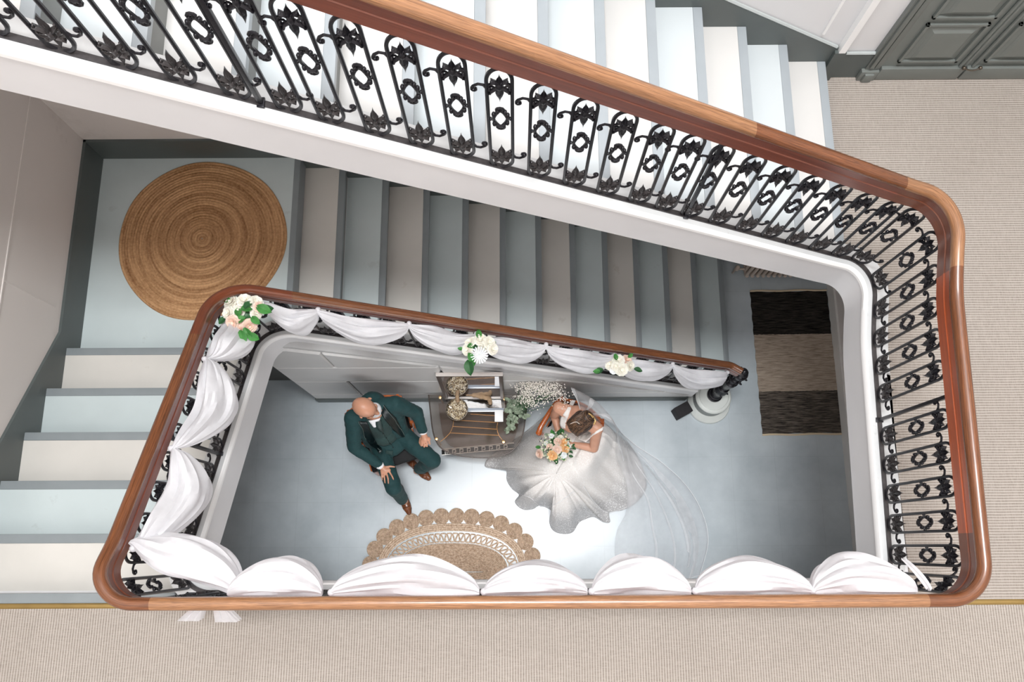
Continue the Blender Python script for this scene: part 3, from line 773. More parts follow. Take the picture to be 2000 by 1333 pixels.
# oval rug
OR = empty('oval_rug', (-.603, -.23, .0), 0, 'oval natural jute rug with looped lace border and coiled discs, on the ground floor', 'rug')
def sup(a, A, B, e=2.35):
    c, s_ = math.cos(a), math.sin(a)
    return (A * math.copysign(abs(c) ** (2 / e), c), B * math.copysign(abs(s_) ** (2 / e), s_))
def resample(P, n):
    L = [0]; m = len(P)
    for i in range(m): L.append(L[-1] + (Vector(P[(i + 1) % m]) - Vector(P[i])).length)
    out = []
    for k in range(n):
        t = L[-1] * k / n; i = max(j for j in range(m) if L[j] <= t)
        f = (t - L[i]) / max(L[i + 1] - L[i], 1e-9); out.append(Vector(P[i]).lerp(Vector(P[(i + 1) % m]), f))
    return out
def oval(A, B, n, e=2.35): return resample([sup(2 * PI * k / 240, A, B, e) for k in range(240)], n)
b = MB(); prof = []
for k in range(8):
    r0 = .078 * k / 8; r1 = .078 * (k + 1) / 8
    for q in (.33, .66, 1.): prof.append((max(r0 + (r1 - r0) * q, .001), .003 + .010 * math.sin(PI * q)))
prof.append((.079, 0)); b.lathe(prof, 28); me_disc = b.mesh('coiled_disc', M_jute2)
for p in oval(.775, .515, 29): link('coiled_disc', me_disc, OR, (p[0], p[1], .001), (0, 0, random.random() * 6))
b = MB()
for q, (A, B) in enumerate(((.700, .440), (.682, .422), (.664, .404), (.646, .386))): b.tube([(x, y, .008) for x, y in oval(A, B, 120)], .0098, 6, closed=True, flat=.8)
b.build('rim_braid', M_jute2, OR)
b = MB(); n = 56 * 12; base_o = oval(.60, .335, n); base_i = oval(.527, .262, n); cord = []
for k in range(n):
    f = .5 - .5 * math.cos(2 * PI * k / 12); f = f * f * (3 - 2 * f)
    sh = int(3.2 * math.sin(2 * PI * k / 6.)) ; j = (k + int(4 * math.sin(4 * PI * k / 12 + .0))) % n
    p = base_i[j].lerp(base_o[j], f); cord.append((p[0], p[1], .008 + .003 * math.sin(k)))
cord = [(x, y, z) for x, y, z in cord]
b.tube([(x * 1.035, y * 1.06, z) for x, y, z in cord], .0078, 5, closed=True); b.build('looped_cord', M_jute2, OR)
b = MB(); rows = []
nb = 20
for k in range(nb * 3 + 1):
    t = k / (nb * 3); A = .29 + .235 * t; B = .262 * t + .004; A = .30 + .225 * t
    h = .005 + .010 * abs(math.sin(PI * t * nb))
    rows.append([Vector((p[0], p[1], h)) for p in oval(A if t > 0 else .30, max(B, .004), 90, 2.1 + .3 * t)])
rows.append([Vector((p[0], p[1], 0)) for p in oval(.527, .264, 90, 2.35)])
b.grid(rows, closed=True); b.build('braided_centre', M_jute2, OR)
# dark striped rug
def rug_dark():
    m, t, p = newmat('dark_striped_weave'); co = coords(t, 'Object', (7, 130, 1))
    n = nd(t, 'ShaderNodeTexNoise', i_Scale=1., i_Detail=6., i_Roughness=.7, i_Distortion=.4); t.links.new(co, n.inputs['Vector'])
    s_ = nd(t, 'ShaderNodeSeparateXYZ'); t.links.new(coords(t), s_.inputs[0])
    nz = nd(t, 'ShaderNodeTexNoise', i_Scale=40., i_Detail=1.); t.links.new(coords(t, 'Object', (1, .1, 1)), nz.inputs['Vector'])
    yy = math_n(t, 'MULTIPLY_ADD', nz.outputs[0], .01, s_.outputs[1])
    mid = ramp(t, math_n(t, 'ADD', yy, .5), [(.0, (0, 0, 0, 1)), (.001, (0, 0, 0, 1))])
    dk = ramp(t, n.outputs[0], [(.40, lin((30, 28, 28))), (.66, lin((128, 118, 108)))])
    bk = ramp(t, n.outputs[0], [(.42, lin((20, 19, 19))), (.74, lin((84, 78, 72)))])
    lt = ramp(t, n.outputs[0], [(.30, lin((92, 80, 70))), (.56, lin((182, 166, 150)))])
    f1 = math_n(t, 'GREATER_THAN', yy, .28); f2 = math_n(t, 'LESS_THAN', yy, -.30)
    col = mixc(t, f2, lt, dk); col = mixc(t, f1, col, bk)
    t.links.new(col, p.inputs['Base Color']); p.inputs['Roughness'].default_value = .95; p.inputs['Specular IOR Level'].default_value = .1
    bump(t, p, n.outputs[0], .6, .004); return m
DR = empty('striped_rug', (2.80, 1.79, 0), math.radians(.6), 'flat woven rug in dark and beige stripes beside the right wall', 'rug')
b = MB(); rows = []
for j in range(41):
    y = -.725 + 1.45 * j / 40; wv = .004 * math.sin(j * 1.7)
    rows.append([Vector((-.39 + wv + .78 * i / 20, y + .004 * math.sin(i * .9), .007 + .0012 * math.sin(i * 2. + j))) for i in range(21)])
b.grid(rows); b.grid([[Vector((v.x, v.y, 0)) for v in r] for r in rows]); 
def rim(rows):
    e = rows[0] + [r[-1] for r in rows[1:]] + rows[-1][::-1][1:] + [r[0] for r in rows[::-1][1:-1]]
    return e
E_ = rim(rows); b.add([tuple(v) for v in E_] + [(v.x, v.y, 0) for v in E_], [(i, (i + 1) % len(E_), len(E_) + (i + 1) % len(E_), len(E_) + i) for i in range(len(E_))])
b.build('woven_field', rug_dark(), DR)
for y in (-.735, .735):
    b = MB(); b.tube([(-.39 + .78 * i / 12, y + .004 * math.sin(i), .006) for i in range(13)], .010, 8, flat=.6); b.build('cream_binding', paint('cream_binding_cloth', (214, 196, 168), .9), DR)

# radiator under the back wall
RA = empty('radiator', at(1458, 548, .1) * 1, 0, 'old cream column radiator against the back wall in shadow', 'radiator'); RA.location = (2.35, 2.72, 0)
M_rad = paint('cream_radiator_paint', (196, 182, 170), .4)
b = MB()
for yy in (-.06, 0, .06): b.tube([(0, yy, .10), (0, yy, .68)], .017, 8)
b.tube([(0, -.075, .12), (0, -.05, .08), (0, .05, .08), (0, .075, .12)], .018, 8); b.tube([(0, -.075, .66), (0, -.05, .70), (0, .05, .70), (0, .075, .66)], .018, 8)
me_rc = b.mesh('radiator_column', M_rad)
for k in range(14): link('radiator_column', me_rc, RA, (.055 * k, 0, 0))
b = MB(); b.tube([(-.02, 0, .12), (-.09, 0, .12), (-.11, 0, .10), (-.11, 0, 0)], .012, 8); b.lathe([(.02, .11), (.024, .12), (.024, .17), (.016, .18)], 12, 0, None, -.10, 0, 0)
b.tube([(-.03, 0, .1), (.77, 0, .1)], .014, 8); b.build('valve', M_rad, RA)
# ---------------------------------------------------------------- projection helpers for draping things on surfaces
from mathutils.bvhtree import BVHTree
CAM_I = CAM_M.inverted()
def proj(p):
    c = CAM_I @ (Vector(p) - Vector((0, 0, CAM_H))); return 1000 + F_PX * c.x / -c.z, 666.5 - F_PX * c.y / -c.z
def path_k(px, py, h, lo=0, hi=None):
    best = None
    for k in range(lo, hi or len(pts)):
        q = proj(pts[k] + Vector((0, 0, h))); d = (q[0] - px) ** 2 + (q[1] - py) ** 2
        if best is None or d < best[0]: best = (d, k)
    return best[1]
def bvh_of(objs):
    V = []; Fc = []
    dg = bpy.context.evaluated_depsgraph_get()
    for o in objs:
        e = o.evaluated_get(dg); me = e.to_mesh(); b0 = len(V)
        V += [o.matrix_world @ v.co for v in me.vertices]; Fc += [[i + b0 for i in p.vertices] for p in me.polygons]; e.to_mesh_clear()
    return BVHTree.FromPolygons(V, Fc)
def on(bv, px, py, off=.004, fallback=.6):
    o = Vector((0, 0, CAM_H)); d = (at(px, py, 0) - o).normalized()
    h, n, _, _ = bv.ray_cast(o, d)
    if h is None: return at(px, py, fallback)
    if n.dot(d) > 0: n = -n
    return h + n * off
def quad_px(bv, a, b_, c, d, nu, nv, off=.004, fb=.6, dome=0.):
    rows = []
    for i in range(nv + 1):
        v = i / nv; r = []
        for j in range(nu + 1):
            u = j / nu
            x = (a[0] * (1 - u) + b_[0] * u) * (1 - v) + (d[0] * (1 - u) + c[0] * u) * v
            y = (a[1] * (1 - u) + b_[1] * u) * (1 - v) + (d[1] * (1 - u) + c[1] * u) * v
            r.append(on(bv, x, y, off + dome * math.sin(PI * u), fb))
        rows.append(r)
    return rows
def solid(o, th):
    m = o.modifiers.new('solidify', 'SOLIDIFY'); m.thickness = th; m.offset = 0; return o
def local(b, root):
    inv = root.matrix_basis.inverted() if root.rotation_euler.z else Matrix.Translation(-Vector(root.location))
    b.v = [tuple(inv @ Vector(v)) for v in b.v]; return b
def cr(P, t):
    """Catmull-Rom through P at parameter t in 0..1"""
    n = len(P) - 1; x = min(max(t, 0), .99999) * n; i = int(x); f = x - i
    p0, p1, p2, p3 = (Vector(P[max(0, min(n, i + q))]) for q in (-1, 0, 1, 2))
    return .5 * ((2 * p1) + (p2 - p0) * f + (2 * p0 - 5 * p1 + 4 * p2 - p3) * f * f + (3 * p1 - p0 - 3 * p2 + p3) * f ** 3)
def sm(a, b_, x): t = min(max((x - a) / (b_ - a), 0), 1); return t * t * (3 - 2 * t)

# ---------------------------------------------------------------- tulle garlands
def swag(root, k0, k1, droop, ah, an, seed, hk=.86, nk=.045, chord=0., name='swag'):
    rnd = random.Random(seed); ph = [rnd.random() * 6 for _ in range(6)]
    N = 30; M_ = 44; rows = []
    for i in range(N + 1):
        u = i / N; kf = k0 + (k1 - k0) * u; k = int(kf); f = kf - k
        p = pts[k].lerp(pts[min(k + 1, len(pts) - 1)], f); d, nr, sl = frame(k)
        if chord:
            p = p.lerp(pts[k0].lerp(pts[k1], u), chord); cd_ = (pts[k1] - pts[k0]); cd_ = Vector((cd_.x, cd_.y)).normalized(); nr = nr.lerp(Vector((-cd_.y, cd_.x)), chord).normalized()
        w_ = math.sin(PI * u) ** .62
        skew = 1 + .25 * math.sin(2 * PI * u + ph[5])
        hc = hk - droop * w_ * skew ; A = .016 + ah * w_; Bn = .014 + an * w_
        row = []
        for j in range(M_):
            a = 2 * PI * j / M_
            fold = 1 + .10 * math.sin(5 * a + ph[0] + 2.2 * u) + .07 * math.sin(9 * a + ph[1] - 3 * u) + .045 * math.sin(15 * a + ph[2] + 5 * u)
            fold += .05 * math.sin(3 * a + 9 * u + ph[3]) * w_
            n_ = nk + Bn * .8 + Bn * math.cos(a) * fold; h = hc + A * math.sin(a) * fold
            n_ = max(n_, .012)
            row.append(Vector((p.x + nr.x * n_, p.y + nr.y * n_, p.z + h)))
        rows.append(row)
    b = MB(); b.grid(rows, closed=True); local(b, root)
    return b.build(name, M_tulle, root)
def knot(root, k, h=.86, n=.04, r=.017):
    d, nr, _ = frame(k); p = pts[k] + Vector((nr.x * n, nr.y * n, h)); b = MB()
    b.ell(p, (r, r, r * 1.2), seg=12, rings=8); local(b, root); return b.build('knot', M_tulle, root)
GA_ = empty('tulle_garland', tuple(pts[kx('s2', 0)]), 0, 'white tulle swags tied along the handrail of the lower flight', 'garland')
kn = [path_k(x, y, .86, kfirst('s1'), kfirst('s3')) for x, y in ((1425, 712), (1312, 702), (1200, 688), (1068, 664), (930, 645), (798, 628), (620, 600), (512, 590))]
for i in range(len(kn) - 1): swag(GA_, kn[i], kn[i + 1], .15, .165, .058, 11 + i); knot(GA_, kn[i])
GB_ = empty('tulle_garland', tuple(pts[ky('s3', .5)]), 0, 'white tulle swags hanging inside the handrail of the short left flight', 'garland')
kb = [path_k(x, y, .86, kfirst('c2'), kfirst('c4')) for x, y in ((430, 620), (397, 702), (330, 884), (250, 1082))]
for i in range(3): swag(GB_, kb[i], kb[i + 1], .16, .16, .085, 31 + i, hk=.80); knot(GB_, kb[i + 1], .80)
kc = path_k(448, 1176, .9, kfirst('s4'), kfirst('s5'))
swag(GB_, kb[3], kc, .12, .13, .085, 47, hk=.80, nk=.03, chord=.72)
GL_ = empty('tulle_garland', tuple(pts[kx('s4', 0)]), 0, 'white tulle swags bulging inward below the level handrail of the front gallery', 'garland')
for i, (x0, x1, an, dr) in enumerate(((440, 624, .078, .12), (643, 936, .076, .12), (947, 1146, .064, .12), (1154, 1354, .078, .12), (1363, 1594, .072, .12), (1596, 1802, .076, .12))):
    a = path_k(x0, 1177, .9, kfirst('s4'), kfirst('s5')); c = path_k(x1, 1177, .9, kfirst('s4'), kfirst('s5'))
    swag(GL_, a, c, dr, .15, an, 61 + i, hk=.86, nk=.03)
    if i: knot(GL_, a, .86)
k = path_k(1815, 1177, .9, kfirst('s4'), kfirst('s5')); b = MB(); p = pts[k]      # loose tail at the right end
rows = []
for i in range(9):
    t = i / 8; wd = .026 + .010 * math.sin(PI * t)
    rows.append([Vector((p.x + .02 - .055 * t + wd * (j / 5 - .5) * 2 * .6, p.y + .04 + .13 * t + .008 * math.sin(j * 1.9), p.z + .86 - .10 * t * t + .010 * math.sin(j * 2.2 + t))) for j in range(6)])
b.grid(rows); local(b, GL_); b.build('tail', M_tulle, GL_)
for (xa, ya, xb, yb) in ((395, 1180, 372, 1212), (430, 1180, 447, 1214)):      # bow ends on the landing side
    rows = []
    for i in range(10):
        t = i / 9; wd = 9 + 12 * t; x = xa + (xb - xa) * t; y = ya + (yb - ya) * t
        rows.append([at(x + wd * (j / 7 - .5) * 2, y, F1 + .90 - .25 * t) + Vector((0, 0, .012 * math.sin(j * 2.1 + t * 2))) for j in range(8)])
    b = MB(); b.grid(rows); b.grid([[v + Vector((.004, .006, -.012 - .004 * math.sin(j_ * 3.))) for j_, v in enumerate(r_)] for r_ in rows]); b.grid([[v + Vector((-.006, -.004, .012 + .004 * math.sin(j_ * 2.))) for j_, v in enumerate(r_)] for r_ in rows]); local(b, GB_); b.build('bow_end', M_tulle, GB_)

# ---------------------------------------------------------------- flowers
def rose_mesh(name, mat, r=.04, petals=(4, 6, 8, 9), seed=1):
    rnd = random.Random(seed); b = MB()
    b.ell((0, 0, r * .35), (r * .28, r * .28, r * .34), seg=8, rings=6)
    for ring, n in enumerate(petals):
        f = (ring + 1) / len(petals)
        for k in range(n):
            a = 2 * PI * k / n + ring * .7 + rnd.random() * .3; L = r * (.55 + .55 * f); W = r * (.42 + .30 * f); tilt = .15 + 1.05 * f
            rows = []
            for i in range(5):
                t = i / 4; row = []
                for j in range(5):
                    s_ = j / 4 * 2 - 1; wv = W * math.sin(PI * (.18 + .66 * t)) * s_
                    out = L * t * math.sin(tilt + .35 * t * f); up = L * t * math.cos(tilt + .5 * t * f) + r * .12 * s_ * s_ + r * .06
                    row.append(Vector((out * math.cos(a) - wv * math.sin(a), out * math.sin(a) + wv * math.cos(a), up + rnd.uniform(-.02, .02) * r)))
                rows.append(row)
            b.grid(rows)
    return b.mesh(name, mat)
def leaf_mesh(name, mat, L=.06, W=.02):
    b = MB(); rows = []
    for i in range(7):
        t = i / 6; w_ = W * math.sin(PI * min(.98, t * .94 + .04)) ** .8
        rows.append([Vector((L * t, w_ * s_, .010 * abs(s_) - .012 * t * t + .004 * math.sin(5 * t))) for s_ in (-1, -.5, 0, .5, 1)])
    b.grid(rows); return b.mesh(name, mat)
def petal_mat(name, c, c2): 
    m = paint(name, c, .6, .07, 25.); m.node_tree.nodes['Principled BSDF'].inputs['Subsurface Weight'].default_value = .15; return m
M_cream = petal_mat('cream_petal', (250, 242, 228), 0); M_blush = petal_mat('blush_petal', (246, 214, 196), 0); M_peach = petal_mat('peach_petal', (248, 196, 140), 0); M_whitep = petal_mat('white_petal', (252, 251, 248), 0)
M_leaf = paint('green_leaf', (70, 132, 66), .4, .3, 30.); M_leafd = paint('dark_green_leaf', (46, 92, 52), .45, .3, 30.); M_euc = paint('grey_green_leaf', (150, 164, 142), .6, .14, 20.)
me_cream = rose_mesh('cream_rose', M_cream); me_blush = rose_mesh('blush_rose', M_blush, seed=3); me_peach = rose_mesh('peach_rose', M_peach, .032, seed=5); me_whr = rose_mesh('white_rose', M_whitep, .026, (3, 5, 6), seed=6)
b = MB(); rnd = random.Random(9)
for ring, (n, L, tl) in enumerate(((8, .020, .2), (12, .032, .6), (16, .042, 1.0), (18, .050, 1.35), (18, .052, 1.6))):
    for k in range(n):
        a = 2 * PI * k / n + ring * .4; d = Vector((math.cos(a) * math.sin(tl), math.sin(a) * math.sin(tl), math.cos(tl)))
        b.cap(d * .006, d * L, .0045, .0035, n=6, flat=.5)
me_mum = b.mesh('white_dahlia', M_whitep); me_leaf = leaf_mesh('leaf', M_leaf); me_leafd = leaf_mesh('leaf', M_leafd); me_euc = leaf_mesh('leaf', M_euc, .045, .019)
def cluster(label, c, spec, leaves, seed, hub_r=.07):
    root = empty('flower_cluster', c, 0, label, 'flowers'); rnd = random.Random(seed)
    view = (Vector((0, 0, CAM_H)) - Vector(c)).normalized()
    b = MB(); b.ell((0, 0, -.01), (hub_r, hub_r * .8, hub_r * .5), seg=10, rings=7); b.build('flower_base', M_leafd, root)
    for me, px, py, s_ in spec:
        p = at(px, py, c[2] + rnd.uniform(.02, .06)) - Vector(c); dirv = (p * 2.2 + Vector((0, 0, .12)) + view * .08).normalized()
        link(me.name, me, root, p, dirv.to_track_quat('Z', 'Y').to_euler(), (s_, s_, s_))
    for me, px, py, ang, s_ in leaves:
        p = at(px, py, c[2] + rnd.uniform(.03, .085)) - Vector(c)
        link('leaf', me, root, p, (rnd.uniform(-.3, .3), rnd.uniform(-.2, .4), ang), (s_, s_, s_))
    return root
D = math.radians
k = path_k(452, 590, .86, kfirst('c2'), kfirst('s3')); zc = pts[k].z + .86
cluster('cream and blush roses with green leaves at the handrail corner above the half landing', tuple(at(474, 612, zc)), [(me_cream, 452, 592, 1.1), (me_cream, 478, 588, 1.1), (me_cream, 500, 592, 1.1), (me_cream, 447, 612, 1.0), (me_blush, 456, 630, 1.1), (me_cream, 500, 612, .9), (me_blush, 487, 637, 1.1), (me_blush, 505, 600, .8), (me_cream, 465, 608, 1.0), (me_blush, 470, 644, .7)],
        [(me_leaf, 470, 606, D(20), 1.2), (me_leaf, 480, 622, D(200), 1.2), (me_leaf, 466, 620, D(100), 1.1), (me_leaf, 492, 620, D(-40), 1.1), (me_leaf, 502, 600, D(-20), 1.5), (me_leafd, 508, 606, D(10), 1.3), (me_leaf, 478, 640, D(-60), 1.2), (me_leaf, 470, 645, D(-75), 1.4), (me_leaf, 482, 652, D(-25), 1.3), (me_leafd, 440, 620, D(230), .9), (me_leafd, 478, 604, D(60), 1.1), (me_leaf, 452, 588, D(170), .9)], 3)
k = path_k(930, 645, .86, kfirst('s2'), kfirst('c2')); zc = pts[k].z + .84
cluster('cluster of cream roses and one spiky white dahlia halfway down the lower handrail', tuple(at(936, 680, zc)), [(me_cream, 918, 668, 1.0), (me_cream, 938, 664, 1.1), (me_cream, 955, 670, 1.1), (me_cream, 962, 682, 1.0), (me_cream, 913, 684, 1.0), (me_mum, 936, 694, 1.15), (me_cream, 944, 682, 1.0), (me_whr, 925, 690, 1.1)],
        [(me_leaf, 912, 678, D(20), 1.0), (me_leaf, 920, 676, D(60), 1.0), (me_leaf, 936, 662, D(95), 1.1), (me_leaf, 953, 672, D(20), 1.1), (me_leaf, 914, 690, D(-60), 1.2), (me_leaf, 905, 684, D(160), .7), (me_leafd, 916, 704, D(-85), 1.8), (me_leaf, 920, 698, D(-70), 1.1), (me_leaf, 930, 668, D(150), .9)], 5)
k = path_k(1205, 690, .86, kfirst('s2'), kfirst('c2')); zc = pts[k].z + .84
cluster('small cluster of cream roses near the newel end of the lower handrail', tuple(at(1207, 714, zc)), [(me_cream, 1192, 712, 1.1), (me_cream, 1208, 704, 1.1), (me_blush, 1224, 704, 1.0), (me_cream, 1214, 722, 1.2), (me_cream, 1230, 715, 1.0), (me_whr, 1198, 724, 1.1), (me_cream, 1203, 716, .9)],
        [(me_leafd, 1178, 722, D(200), 1.2), (me_leaf, 1172, 726, D(180), .9), (me_leafd, 1238, 722, D(-10), 1.1), (me_leaf, 1212, 712, D(40), .9), (me_leaf, 1204, 704, D(100), .9), (me_leaf, 1226, 698, D(30), .8)], 8)

# ---------------------------------------------------------------- armchairs
M_seat = None
M_cw = wood('orange_chair_wood', (120, 52, 20), (206, 110, 52), .25, 'Object', (6, 30, 6))
M_seat = paint('black_leather', (13, 13, 15), .5, .1, 20., .1)
V_ = Vector
M_seat.node_tree.nodes['Principled BSDF'].inputs['Specular IOR Level'].default_value = .15
def armchair(label, x, y, rz, al=-.20, bk=.88, aw=0.):
    root = empty('armchair', (x, y, 0), rz, label, 'chair')
    b = MB(); b.cbox(-.24, .24, -.22, .22, .40, .445, .012); b.build('seat_frame', M_cw, root)
    b = MB(); b.cbox(-.225, .225, -.238, .20, .425, .475, .02); b.build('seat', M_seat, root)
    for sx in (-1, 1):
        b = MB(); b.tube([(sx * .215, -.195, .41), (sx * .225, -.205, .2), (sx * .23, -.21, 0)], [.022, .019, .015], 10); b.build('leg', M_cw, root)
        b = MB(); b.tube([(sx * .20, .19, .41), (sx * .21, .24, .2), (sx * .215, .27, 0)], [.022, .019, .015], 10); b.build('leg', M_cw, root)
        b = MB(); b.tube([(sx * .20, .20, .42), (sx * .215, .235, .62), (sx * .225, .285 - (.88 - bk) * .3, bk - .02)], [.020, .018, .017], 10); b.build('back_post', M_cw, root)
        b = MB(); P = [(sx * .225, .25, .655), (sx * (.262 + aw), .14, .665), (sx * (.275 + aw), al + .10, .665), (sx * (.265 + aw), al + .03, .655), (sx * (.262 + aw), al, .645)]
        b.tube([cr(P, q / 12) for q in range(13)], [.019, .020, .021, .022, .023, .024, .025, .026, .027, .028, .029, .027, .018], 10, flat=.6); a_ = b.build('arm', M_cw, root)
        b = MB(); b.tube([(sx * .232, al + .06, .43), (sx * .250, al + .05, .54), (sx * .262, al + .07, .65)], [.018, .014, .017], 8); b.build('arm_post', M_cw, root)
    b = MB(); P = [(-.26, .262, .86), (-.12, .31, .875), (0, .325, .88), (.12, .31, .875), (.26, .262, .86)]
    rows = []
    for q in range(17):
        c = cr(P, q / 16) + V_((0, -(.88 - bk) * .3, bk - .88)); rows.append([c + Vector((0, dy, dz)) for dy, dz in ((-.012, -.055), (.008, -.055), (.016, 0), (.010, .018), (-.006, .02), (-.014, .0))])
    b.grid(rows, closed=True); n = 6; b.add([], []); b.f += [tuple(range(6))[::-1], tuple(range(16 * 6, 17 * 6))]; b.mi += [0, 0]; b.build('top_rail', M_cw, root)
    b = MB()
    for q in (-.08, 0, .08): b.tube([(q, .20, .44), (q * 1.2, .255, .62), (q * 1.3, .30 - (.88 - bk) * .3, bk - .05)], [.010, .012, .010], 8, flat=.6)
    b.build('back_spindles', M_cw, root)
    b = MB(); b.grid([[V_((-.20 + .4 * q / 8, .222 + .05 * (z - .5) / .3 + .028 * math.sin(PI * q / 8), z)) for q in range(9)] for z in (.50, .57, .64, bk - .08)]); solid(b.build('back_pad', M_seat, root), .03)
    return root
armchair('orange-brown wooden armchair with dark seat under the man in the green suit', -1.165, .955, .31, .0, .90, .035)
CB_ = armchair('orange-brown wooden armchair under the bride in white', .500, 1.02, -.52, -.20, .70); CB_.scale = (.90, .92, 1)

# ---------------------------------------------------------------- table and the things on it
TZ = .46
TB = empty('table', (-.36, 1.10, 0), 0, 'low table with smoked transparent top, gold wire rack and white fretwork band', 'table')
def smoked():
    m, t, p = newmat('smoked_acrylic'); tr = nd(t, 'ShaderNodeBsdfTransparent'); tr.inputs[0].default_value = (.76, .72, .69, 1)
    gl = nd(t, 'ShaderNodeBsdfGlossy', i_Roughness=.06); fr = nd(t, 'ShaderNodeFresnel', i_IOR=1.5)
    f = math_n(t, 'MULTIPLY_ADD', fr.outputs[0], .9, .02)
    mx = nd(t, 'ShaderNodeMixShader'); t.links.new(f, mx.inputs[0]); t.links.new(tr.outputs[0], mx.inputs[1]); t.links.new(gl.outputs[0], mx.inputs[2])
    t.links.new(mx.outputs[0], t.nodes['Material Output'].inputs[0]); return m
O = [(837, 764), (840, 800), (846, 846), (858, 872), (880, 886), (915, 893), (955, 894), (992, 886), (1012, 868), (1022, 845), (1028, 800), (1030, 768)]
P = [at(x, y, TZ) for x, y in O]; P = [Vector((min(max(v.x, -9), 9), min(v.y, 1.385), 0)) for v in P]
poly = [cr(P, q / 50) for q in range(51)]
b = MB(); prism(b, [(v.x, v.y) for v in poly], TZ - .012, TZ); local(b, TB); b.build('table_top', smoked(), TB)
b = MB(); b.tube([(v.x, v.y, TZ - .006) for v in poly], .006, 6); local(b, TB); b.build('table_edge', paint('dark_smoked_edge', (74, 62, 56), .2), TB)
b = MB(); pl2 = [(v.x * .86 - .05, (v.y - 1.1) * .80 + 1.13) for v in poly]; prism(b, pl2, .10, .125); local(b, TB)
b.build('shelf', wood('dark_brown_shelf', (92, 82, 76), (130, 118, 108), .35, 'Object', (3, 30, 3)), TB)
M_gold = paint('gold_wire', (214, 172, 120), .25, .05, 10., metal=.9)
Z2 = lambda p: (820 + p[0] / 6.06, 700 + p[1] / 6.06)
for L in (((600, 662), (955, 685)), ((400, 733), (920, 762)), ((390, 808), (915, 842)), ((355, 885), (935, 915)), ((400, 733), (398, 770), (390, 810), (375, 850), (350, 895), (300, 945), (240, 990)), ((1010, 620), (955, 685), (925, 750), (912, 810), (918, 870), (940, 925), (1000, 1000))):
    b = MB(); b.tube([at(*Z2(p), .40) for p in L], .0042, 6); local(b, TB); b.build('rack_wire', M_gold, TB)
for p in ((240, 465), (195, 955), (990, 990), (1000, 480)):
    q = at(*Z2(p), TZ); b = MB(); b.lathe([(.016, -.02), (.016, -.012), (.016, .001), (.012, .005), (.0, .006)], 14, 0, None, q.x, q.y, TZ)
    b.tube([(q.x, q.y, .0), (q.x, q.y, TZ - .012)], .009, 8); local(b, TB); b.build('leg', M_gold, TB)
b = MB(); A_ = at(862, 879, .38); B_ = at(1004, 866, .38); dv = (B_ - A_); L_ = dv.length; dv.normalize(); ang = math.atan2(dv.y, dv.x)
M4 = Matrix.Translation(A_) @ Matrix.Rotation(ang, 4, 'Z')
b.cbox(0, L_, -.002, .004, -.02, .03, .001, 0, M4); b.box(0, L_, -.05, -.044, -.02, -.012, 0, M4); b.box(0, L_, -.05, 0, -.024, -.018, 1, M4)
for q in range(9):      # Greek-key fret: upright, foot, hook
    x = .03 + q * (L_ - .06) / 9; b.box(x, x + .006, -.046, .0, -.017, -.010, 0, M4); b.box(x, x + .035, -.012, -.004, -.017, -.010, 0, M4); b.box(x + .029, x + .035, -.034, -.004, -.017, -.010, 0, M4); b.box(x + .014, x + .035, -.036, -.030, -.017, -.010, 0, M4)
local(b, TB); b.build('fretwork_band', [paint('white_fretwork', (236, 232, 226), .4), M_gap], TB, smooth=False)

# framed mirror leaning on the wall
M_mir, t_, p_ = newmat('mirror_glass'); p_.inputs['Metallic'].default_value = 1; p_.inputs['Roughness'].default_value = .03; p_.inputs['Base Color'].default_value = (.72, .72, .74, 1)
c0 = at(869, 773, TZ + .005); c1 = at(985, 769, TZ + .005); W_ = (c1 - c0).length
MR = empty('framed_mirror', tuple((c0 + c1) / 2), 0, 'rectangular framed mirror leaning against the wall on the smoked table', 'mirror')
MR.rotation_euler = (math.radians(-20 + 0), 0, 0)
hM = .92
MR.location.y = 1.352; MR.location.z = TZ + .005; MR.rotation_euler = (math.radians(-2.2), 0, 0)
b = MB(); b.box(-W_ / 2 + .03, W_ / 2 - .03, -.004, .004, .03, hM - .03); b.build('mirror_glass', M_mir, MR, smooth=False)
M_mf = paint('dark_bronze_frame', (70, 58, 52), .3, .1, 20.); M_ms = paint('silver_frame_edge', (220, 212, 206), .3)
for x0, x1, z0, z1, m_ in ((-W_ / 2, W_ / 2, 0, .03, M_ms), (-W_ / 2, W_ / 2, hM - .03, hM, M_mf), (-W_ / 2, -W_ / 2 + .035, .03, hM - .03, M_mf), (W_ / 2 - .035, W_ / 2, .03, hM - .03, M_mf)):
    b = MB(); b.cbox(x0, x1, -.014, .012, z0, z1, .004); b.build('frame_bar', m_, MR)
b = MB(); b.cbox(-W_ / 2, W_ / 2, -.016, .016, hM - .002, hM + .008, .002); b.build('frame_bar', M_ms, MR)
